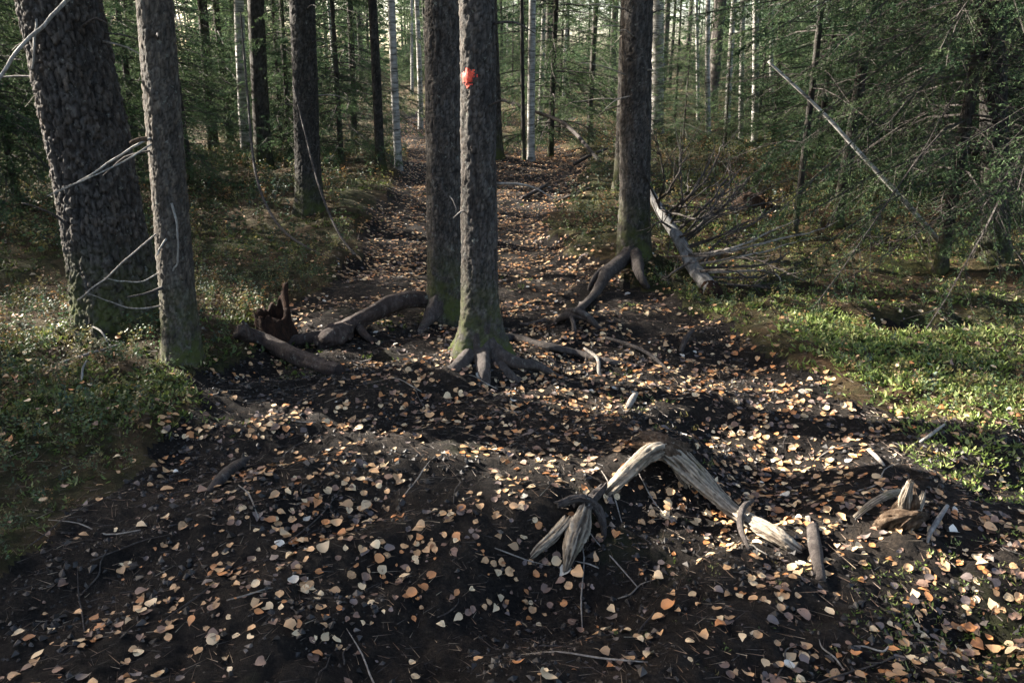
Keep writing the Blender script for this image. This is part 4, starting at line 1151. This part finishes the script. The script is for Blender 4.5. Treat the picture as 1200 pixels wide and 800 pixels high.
lr = np.random.default_rng(21)
def leaf_points():
    out = []
    n = 90000
    # sampled evenly over the ground within and just beside the view
    rmax = 24.0; n2 = 230000
    r_ = np.sqrt(lr.uniform(1.4 ** 2, 7.5 ** 2, n)); a_ = lr.uniform(-R(42), R(42), n)
    r2_ = np.sqrt(lr.uniform(7.5 ** 2, rmax ** 2, n2)); a2_ = lr.uniform(-R(36), R(36), n2)
    for r, a, rho in ((r_, a_, n / (R(84) / 2 * (7.5 ** 2 - 1.4 ** 2))), (r2_, a2_, n2 / (R(72) / 2 * (rmax ** 2 - 7.5 ** 2)))):
        x = r * np.sin(a); y = r * np.cos(a)
        m = trail_mask(x, y)
        u = 0.80 * x + 0.60 * y; v = -0.60 * x + 0.80 * y
        cl = fbm(u / 0.55, v / 0.22, oct=3, seed=51) + 0.6 * fbm(x / 0.9, y / 0.9, oct=2, seed=52)
        hollow = -(height0(x, y, False) - 0.5 * (height0(x + 0.12, y, False) + height0(x - 0.12, y, False))) * 30
        k = np.exp(3.1 * cl + 0.9 * np.clip(hollow, -1, 1))
        dens = m * np.clip(320 * k, 60, 900) * (1 + 0.35 * sstep(3.5, 7, r)) + (1 - m) * np.clip(38 * np.exp(1.6 * cl), 6, 130)
        if rho < 800: dens = np.minimum(np.where(m > 0.5, dens * 2.2, dens * 0.6), 690)
        keep = lr.random(len(x)) < dens / rho
        out.append(np.stack([x[keep], y[keep], m[keep]], -1))
    return np.vstack(out)
LP = leaf_points()
lx, ly, lm = LP.T
lz = height0(lx, ly)
dd_ = 0.03
nx_ = -(height0(lx + dd_, ly, False) - height0(lx - dd_, ly, False)) / (2 * dd_)
ny_ = -(height0(lx, ly + dd_, False) - height0(lx, ly - dd_, False)) / (2 * dd_)
nl = len(lx)
size = lr.uniform(0.021, 0.042, nl) * np.where(lr.random(nl) < 0.12, 1.25, 1.0) * np.where(lr.random(nl) < 0.15, 0.7, 1.0)
bits = lr.random(nl) < 0.33          # crumbled bits of older leaves
size = np.where(bits, size * lr.uniform(0.28, 0.6, nl), size)
kinds = list(LEAF_C); kid = lr.choice(6, nl, p=[LEAF_P[k] for k in kinds])
kid = np.where(bits, lr.choice([3, 4, 3, 2, 1], nl), kid)
rotz = lr.uniform(0, 2 * np.pi, nl)
tilt = np.abs(lr.normal(0, 0.15, nl)); taz = lr.uniform(0, 2 * np.pi, nl)
nx_ = nx_ + tilt * np.cos(taz); ny_ = ny_ + tilt * np.sin(taz)
nn = np.stack([nx_, ny_, np.ones(nl)], -1); nn /= np.linalg.norm(nn, axis=1)[:, None]
tx_ = np.stack([np.cos(rotz), np.sin(rotz), np.zeros(nl)], -1)
tx_ -= nn * (tx_ * nn).sum(1)[:, None]; tx_ /= np.linalg.norm(tx_, axis=1)[:, None]
ty_ = np.cross(nn, tx_)
lift = 0.001 + 0.014 * lr.random(nl) ** 2 + 0.02 * (1 - lm) + size * np.sin(np.clip(tilt, 0, 1)) * 0.3
pos = np.stack([lx, ly, lz + lift], -1)
# the 300 that show largest: in view and nearest
dcam = np.linalg.norm(pos - np.array([0, 0, CAM_Z]), axis=1)
dep = pos[:, 1] * cp - (pos[:, 2] - CAM_Z) * sp
sx = 600 + F * pos[:, 0] / dep; sy = 400 - F * ((pos[:, 2] - CAM_Z) * cp + pos[:, 1] * sp) / dep
vis = (sx > 5) & (sx < 1195) & (sy > 0) & (sy < 795)
score = np.where(vis, size / dcam, -1)
big = np.argsort(-score)[:300]
isbig = np.zeros(nl, bool); isbig[big] = True
shapes = [leaf_shape(lr) for _ in range(24)]
LM = {k: leaf_mat(k + '_dead_leaf', c) for k, c in LEAF_C.items()}
LT = {'pale': ('pale cream fallen birch leaf on the dark trail soil', 'pale cream leaves on the near trail'), 'tan': ('tan fallen leaf on the dark trail soil', 'tan leaves on the near trail'),
      'orange': ('rusty orange fallen leaf on the dark trail soil', 'rusty orange leaves on the near trail'), 'brown': ('dull brown fallen leaf on the dark trail soil', 'dull brown leaves on the near trail'),
      'grey': ('dark greyish purple withered leaf on the trail soil', 'dark withered leaves on the near trail'), 'silver': ('silvery grey upturned leaf on the dark trail soil', 'silvery leaves on the near trail')}
leaf_me = {}
from mathutils import Matrix
for i in big:
    k = kinds[kid[i]]; s = int(lr.integers(0, 24))
    if (k, s) not in leaf_me: leaf_me[(k, s)] = mesh('fallen_leaf', shapes[s][0], None, shapes[s][1], (LM[k],))
    o = link('fallen_leaf', leaf_me[(k, s)])
    M = Matrix.Identity(4)
    for c in range(3):
        M[c][0], M[c][1], M[c][2], M[c][3] = tx_[i, c] * size[i], ty_[i, c] * size[i], nn[i, c] * size[i], pos[i, c]
    o.matrix_world = M
    tagged(o, LT[k][0], 'leaf', LT[k][1])
def leaf_carpet():
    V, T, C = [], [], []; off = 0
    rest = np.nonzero(~isbig)[0]
    cols = np.array([LEAF_C[k] for k in kinds])
    for near in (True, False):
        sel = rest[(dcam[rest] < 6) == near]
        for s in range(24):
            ii = sel[s::24]
            sv, st_ = shapes[s] if near else leaf_shape(lr, True)
            v = pos[ii][:, None, :] + size[ii][:, None, None] * (sv[None, :, 0:1] * tx_[ii][:, None] + sv[None, :, 1:2] * ty_[ii][:, None] + sv[None, :, 2:3] * nn[ii][:, None])
            n = len(sv)
            T.append((st_[None] + (np.arange(len(ii)) * n)[:, None, None]).reshape(-1, 3) + off)
            V.append(v.reshape(-1, 3)); off += len(ii) * n
            C.append(np.repeat(cols[kid[ii]] * lr.uniform(0.65, 1.3, (len(ii), 1)), n, 0))
    me = mesh('fallen_leaves', np.vstack(V), None, np.vstack(T), (M_LITTER,), colour=np.vstack(C))
    tagged(link('fallen_leaves', me), 'carpet of small fallen leaves scattered along the trail and moss', 'leaves', kind='stuff')
leaf_carpet()

# needles and twig crumbs on the soil
def litter():
    n = 26000
    r = np.sqrt(lr.uniform(1.5 ** 2, 7 ** 2, n)); a = lr.uniform(-R(40), R(40), n)
    x = r * np.sin(a); y = r * np.cos(a)
    z = height0(x, y) + 0.004
    ang = lr.uniform(0, np.pi, n); L = lr.uniform(0.006, 0.035, n) * np.where(lr.random(n) < 0.06, 2.6, 1.0); w = lr.uniform(0.0006, 0.0014, n)
    d = np.stack([np.cos(ang), np.sin(ang), lr.normal(0, 0.15, n)], -1); s = np.stack([-np.sin(ang), np.cos(ang), np.zeros(n)], -1)
    c = np.stack([x, y, z], -1)
    v = np.stack([c - d * L[:, None] - s * w[:, None], c + d * L[:, None], c - d * L[:, None] + s * w[:, None], c - d * L[:, None] + (0, 0, 0.002)], 1).reshape(-1, 3)
    b = np.arange(n)[:, None, None] * 4
    t = (np.array([(0, 1, 3), (3, 1, 2)])[None] + b).reshape(-1, 3)
    pal = np.array([(0.10, 0.06, 0.035), (0.05, 0.035, 0.025), (0.20, 0.15, 0.10), (0.03, 0.022, 0.018)])
    col = np.repeat(pal[lr.choice(4, n, p=[.35, .3, .15, .2])], 4, 0)
    tagged(link('needle_litter', mesh('needle_litter', v, None, t, (M_LITTER,), smooth=False, colour=col)), 'fine dry needles and twig crumbs on the soil', 'litter', kind='stuff')
litter()

# crumbs and clods of churned peat
def crumbs():
    n = 26000
    r = np.sqrt(lr.uniform(1.5 ** 2, 5.2 ** 2, n)); a = lr.uniform(-R(42), R(42), n)
    x = r * np.sin(a); y = r * np.cos(a)
    k = (trail_mask(x, y) > 0.5) & (lr.random(n) < np.clip(0.55 + 1.3 * fbm(x / 0.3, y / 0.3, oct=2, seed=95), 0.08, 1))
    x, y = x[k], y[k]; n = len(x)
    sz = 0.0035 + 0.011 * lr.random(n) ** 3
    c = np.stack([x, y, height0(x, y) + sz * 0.3], -1)
    o = np.array([(1, 0, 0), (-1, 0, 0), (0, 1, 0), (0, -1, 0), (0, 0, 0.8), (0, 0, -0.8)])
    v = c[:, None] + (o[None] + lr.normal(size=(n, 6, 3)) * 0.3) * sz[:, None, None]
    t = np.array([(0, 2, 4), (2, 1, 4), (1, 3, 4), (3, 0, 4), (2, 0, 5), (1, 2, 5), (3, 1, 5), (0, 3, 5)])
    T = (t[None] + (np.arange(n) * 6)[:, None, None]).reshape(-1, 3)
    tagged(link('soil_crumbs', mesh('soil_crumbs', v.reshape(-1, 3), None, T, (M_LITTER,), smooth=False, colour=np.repeat(np.array([0.030, 0.023, 0.018])[None] * np.exp(lr.normal(-0.6, 0.7, (n, 1))), 6, 0))), 'loose crumbs of black peat on the trodden trail', 'soil', kind='stuff')
crumbs()

# ------------------------------------------------------------------ undergrowth
def sprig(rng, nst, h, nleaf, ls, spread=0.5):
    """low shrub sprig of a few stems with small leaves: verts, tris, leaf flag"""
    V, T, Fg = [], [], []; o = 0
    for s in range(nst):
        az = rng.uniform(0, 6.28); ln = h * rng.uniform(0.6, 1.1); lean = rng.uniform(0.1, spread)
        d = np.array([math.cos(az) * lean, math.sin(az) * lean, 1.0])
        p1 = d * ln * 0.5; p2 = d * ln + rng.normal(size=3) * 0.1 * ln
        sd = np.array([-d[1], d[0], 0.05]) + 0.01; sd /= np.linalg.norm(sd); w = 0.0016
        V += [sd * -w, sd * w, p1 + sd * w * 0.7, p1 - sd * w * 0.7, p2]
        T += [(o, o + 1, o + 2), (o, o + 2, o + 3), (o + 3, o + 2, o + 4)]; Fg += [0] * 5; o += 5
        for k in range(nleaf):
            u = rng.uniform(0.3, 1.0)
            c = (p1 * u / 0.5 if u < 0.5 else p1 + (p2 - p1) * (u - 0.5) / 0.5) + rng.normal(size=3) * 0.05 * h
            a = rng.normal(size=3); a[2] *= 0.5; a /= np.linalg.norm(a)
            b = np.cross(a, rng.normal(size=3)); b /= np.linalg.norm(b)
            L = ls * rng.uniform(0.7, 1.3)
            V += [c, c + a * L * 0.5 + b * L * 0.3, c + a * L, c + a * L * 0.5 - b * L * 0.3]
            T += [(o, o + 1, o + 2), (o, o + 2, o + 3)]; Fg += [1] * 4; o += 4
    return np.array(V), np.array(T), np.array(Fg)

def tuft(rng, n, h, w):
    """moss tuft: short pointed fronds"""
    V, T = [], []; o = 0
    for k in range(n):
        az = rng.uniform(0, 6.28); lean = rng.uniform(0.4, 3.0)
        d = np.array([math.cos(az) * lean, math.sin(az) * lean, 1.0]); d /= np.linalg.norm(d)
        c = rng.normal(size=3) * np.array([1, 1, 0]) * h * 0.6
        s = np.cross(d, rng.normal(size=3)); s /= np.linalg.norm(s)
        L = h * rng.uniform(0.6, 1.2)
        V += [c - s * w * 0.3, c + s * w * 0.3, c + d * L * 0.55 + s * w, c + d * L * 0.55 - s * w, c + d * L]
        T += [(o, o + 1, o + 2), (o, o + 2, o + 3), (o + 3, o + 2, o + 4)]; o += 5
    return np.array(V), np.array(T), np.ones(len(V))

def scatter(name, label, cat, kinds_, pts, scl, cols, mt, stem=(0.05, 0.035, 0.02)):
    n = len(pts)
    V, T, C = [], [], []; off = 0
    z = height0(pts[:, 0], pts[:, 1]) - 0.004
    ang = lr.uniform(0, 6.28, n)
    for s, (sv, st_, fg) in enumerate(kinds_):
        ii = np.arange(s, n, len(kinds_))
        ca, sa = np.cos(ang[ii])[:, None], np.sin(ang[ii])[:, None]
        x = sv[None, :, 0] * ca - sv[None, :, 1] * sa; y = sv[None, :, 0] * sa + sv[None, :, 1] * ca
        v = np.stack([x, y, np.broadcast_to(sv[None, :, 2], x.shape)], -1) * scl[ii][:, None, None] + np.stack([pts[ii, 0], pts[ii, 1], z[ii]], -1)[:, None]
        V.append(v.reshape(-1, 3)); k = len(sv)
        T.append((st_[None] + (np.arange(len(ii)) * k)[:, None, None]).reshape(-1, 3) + off); off += len(ii) * k
        c = np.where(fg[None, :, None] > 0, cols[ii][:, None, :] * lr.uniform(0.75, 1.25, (len(ii), k, 1)), np.array(stem)[None, None])
        C.append(c.reshape(-1, 3))
    tagged(link(name, mesh(name, np.vstack(V), None, np.vstack(T), (mt,), smooth=False, colour=np.vstack(C))), label, cat, kind='stuff')

def ring_pts(n, r0, r1, amax):
    r = np.sqrt(lr.uniform(r0 ** 2, r1 ** 2, n)); a = lr.uniform(-amax, amax, n)
    return np.stack([r * np.sin(a), r * np.cos(a)], -1)

ZONE_R = np.array([flat_pt(*p) for p in [(960, 495), (1060, 485), (1260, 505), (1500, 900), (1090, 900), (1010, 690), (975, 590)]])
def zone(x, y):
    w = 0.18 * fbm(x / 0.4, y / 0.4, oct=3, seed=90)
    return sstep(-0.15, 0.2, poly_sd(x, y, ZONE_R) + w)
def palette(n, pal, p): return np.array(pal)[lr.choice(len(pal), n, p=p)] * lr.uniform(0.75, 1.3, (n, 1))
SH = [(0.035, 0.060, 0.026), (0.055, 0.075, 0.028), (0.12, 0.105, 0.035), (0.13, 0.075, 0.03), (0.03, 0.05, 0.034)]
SP_ = [0.26, 0.30, 0.20, 0.12, 0.12]
# low bilberry shrubs: thick on the left bank and further back, thin on the right moss
pts = np.vstack([ring_pts(16000, 1.6, 7.5, R(46)), ring_pts(9000, 7.5, 17, R(37)), ring_pts(4500, 17, 34, R(36))])
m = trail_mask(pts[:, 0], pts[:, 1]); rr0 = np.hypot(pts[:, 0], pts[:, 1])
pn = fbm(pts[:, 0] / 1.1, pts[:, 1] / 1.1, oct=3, seed=81)
right = sstep(0.8, 1.8, pts[:, 0]) * (1 - sstep(6.5, 8.5, pts[:, 1]))
zn = zone(pts[:, 0], pts[:, 1])
keep = (lr.random(len(pts)) < np.maximum((1 - m) ** 3 * (1 - 0.75 * zn), 0.06 * zn * (pn > 0.02)) * np.clip(0.66 + 1.3 * pn, np.where(rr0 < 4, 0.5, 0.22), 1) * (1 - 0.8 * right))
pts = pts[keep]; rr0 = rr0[keep]
scl = lr.uniform(0.6, 1.2, len(pts)) * np.where(rr0 > 17, 1.8, np.where(rr0 > 7.5, 1.5, np.where(rr0 < 3.6, 0.5, 0.8))) 
scatter('bilberry_undergrowth', 'low green bilberry undergrowth covering the banks beside the trail', 'undergrowth', [sprig(lr, 3, 0.15, 7, 0.021) for _ in range(8)], pts, scl, palette(len(pts), SH, SP_), M_TINT)
# moss
MO = [(0.075, 0.105, 0.020), (0.11, 0.14, 0.035), (0.16, 0.17, 0.06), (0.045, 0.065, 0.016), (0.10, 0.085, 0.03)]
pts = np.vstack([ring_pts(34000, 1.6, 5.5, R(42)), ring_pts(16000, 5.5, 12, R(36))])
m = trail_mask(pts[:, 0], pts[:, 1]); pn = fbm(pts[:, 0] / 0.7, pts[:, 1] / 0.7, oct=3, seed=85)
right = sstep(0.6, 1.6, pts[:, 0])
zn = zone(pts[:, 0], pts[:, 1])
keep = lr.random(len(pts)) < np.where((m > 0.6) | (zn > 0.5), 0.05 * (pn > 0.25) + zn * 0.5 * sstep(-0.05, 0.25, pn), (1 - m) ** 1.2 * np.clip(0.25 + 2.0 * pn + 0.2 * right, np.where(np.hypot(pts[:, 0], pts[:, 1]) < 4, 0.35, 0.10), 1))
pts = pts[keep]; r0 = right[keep]
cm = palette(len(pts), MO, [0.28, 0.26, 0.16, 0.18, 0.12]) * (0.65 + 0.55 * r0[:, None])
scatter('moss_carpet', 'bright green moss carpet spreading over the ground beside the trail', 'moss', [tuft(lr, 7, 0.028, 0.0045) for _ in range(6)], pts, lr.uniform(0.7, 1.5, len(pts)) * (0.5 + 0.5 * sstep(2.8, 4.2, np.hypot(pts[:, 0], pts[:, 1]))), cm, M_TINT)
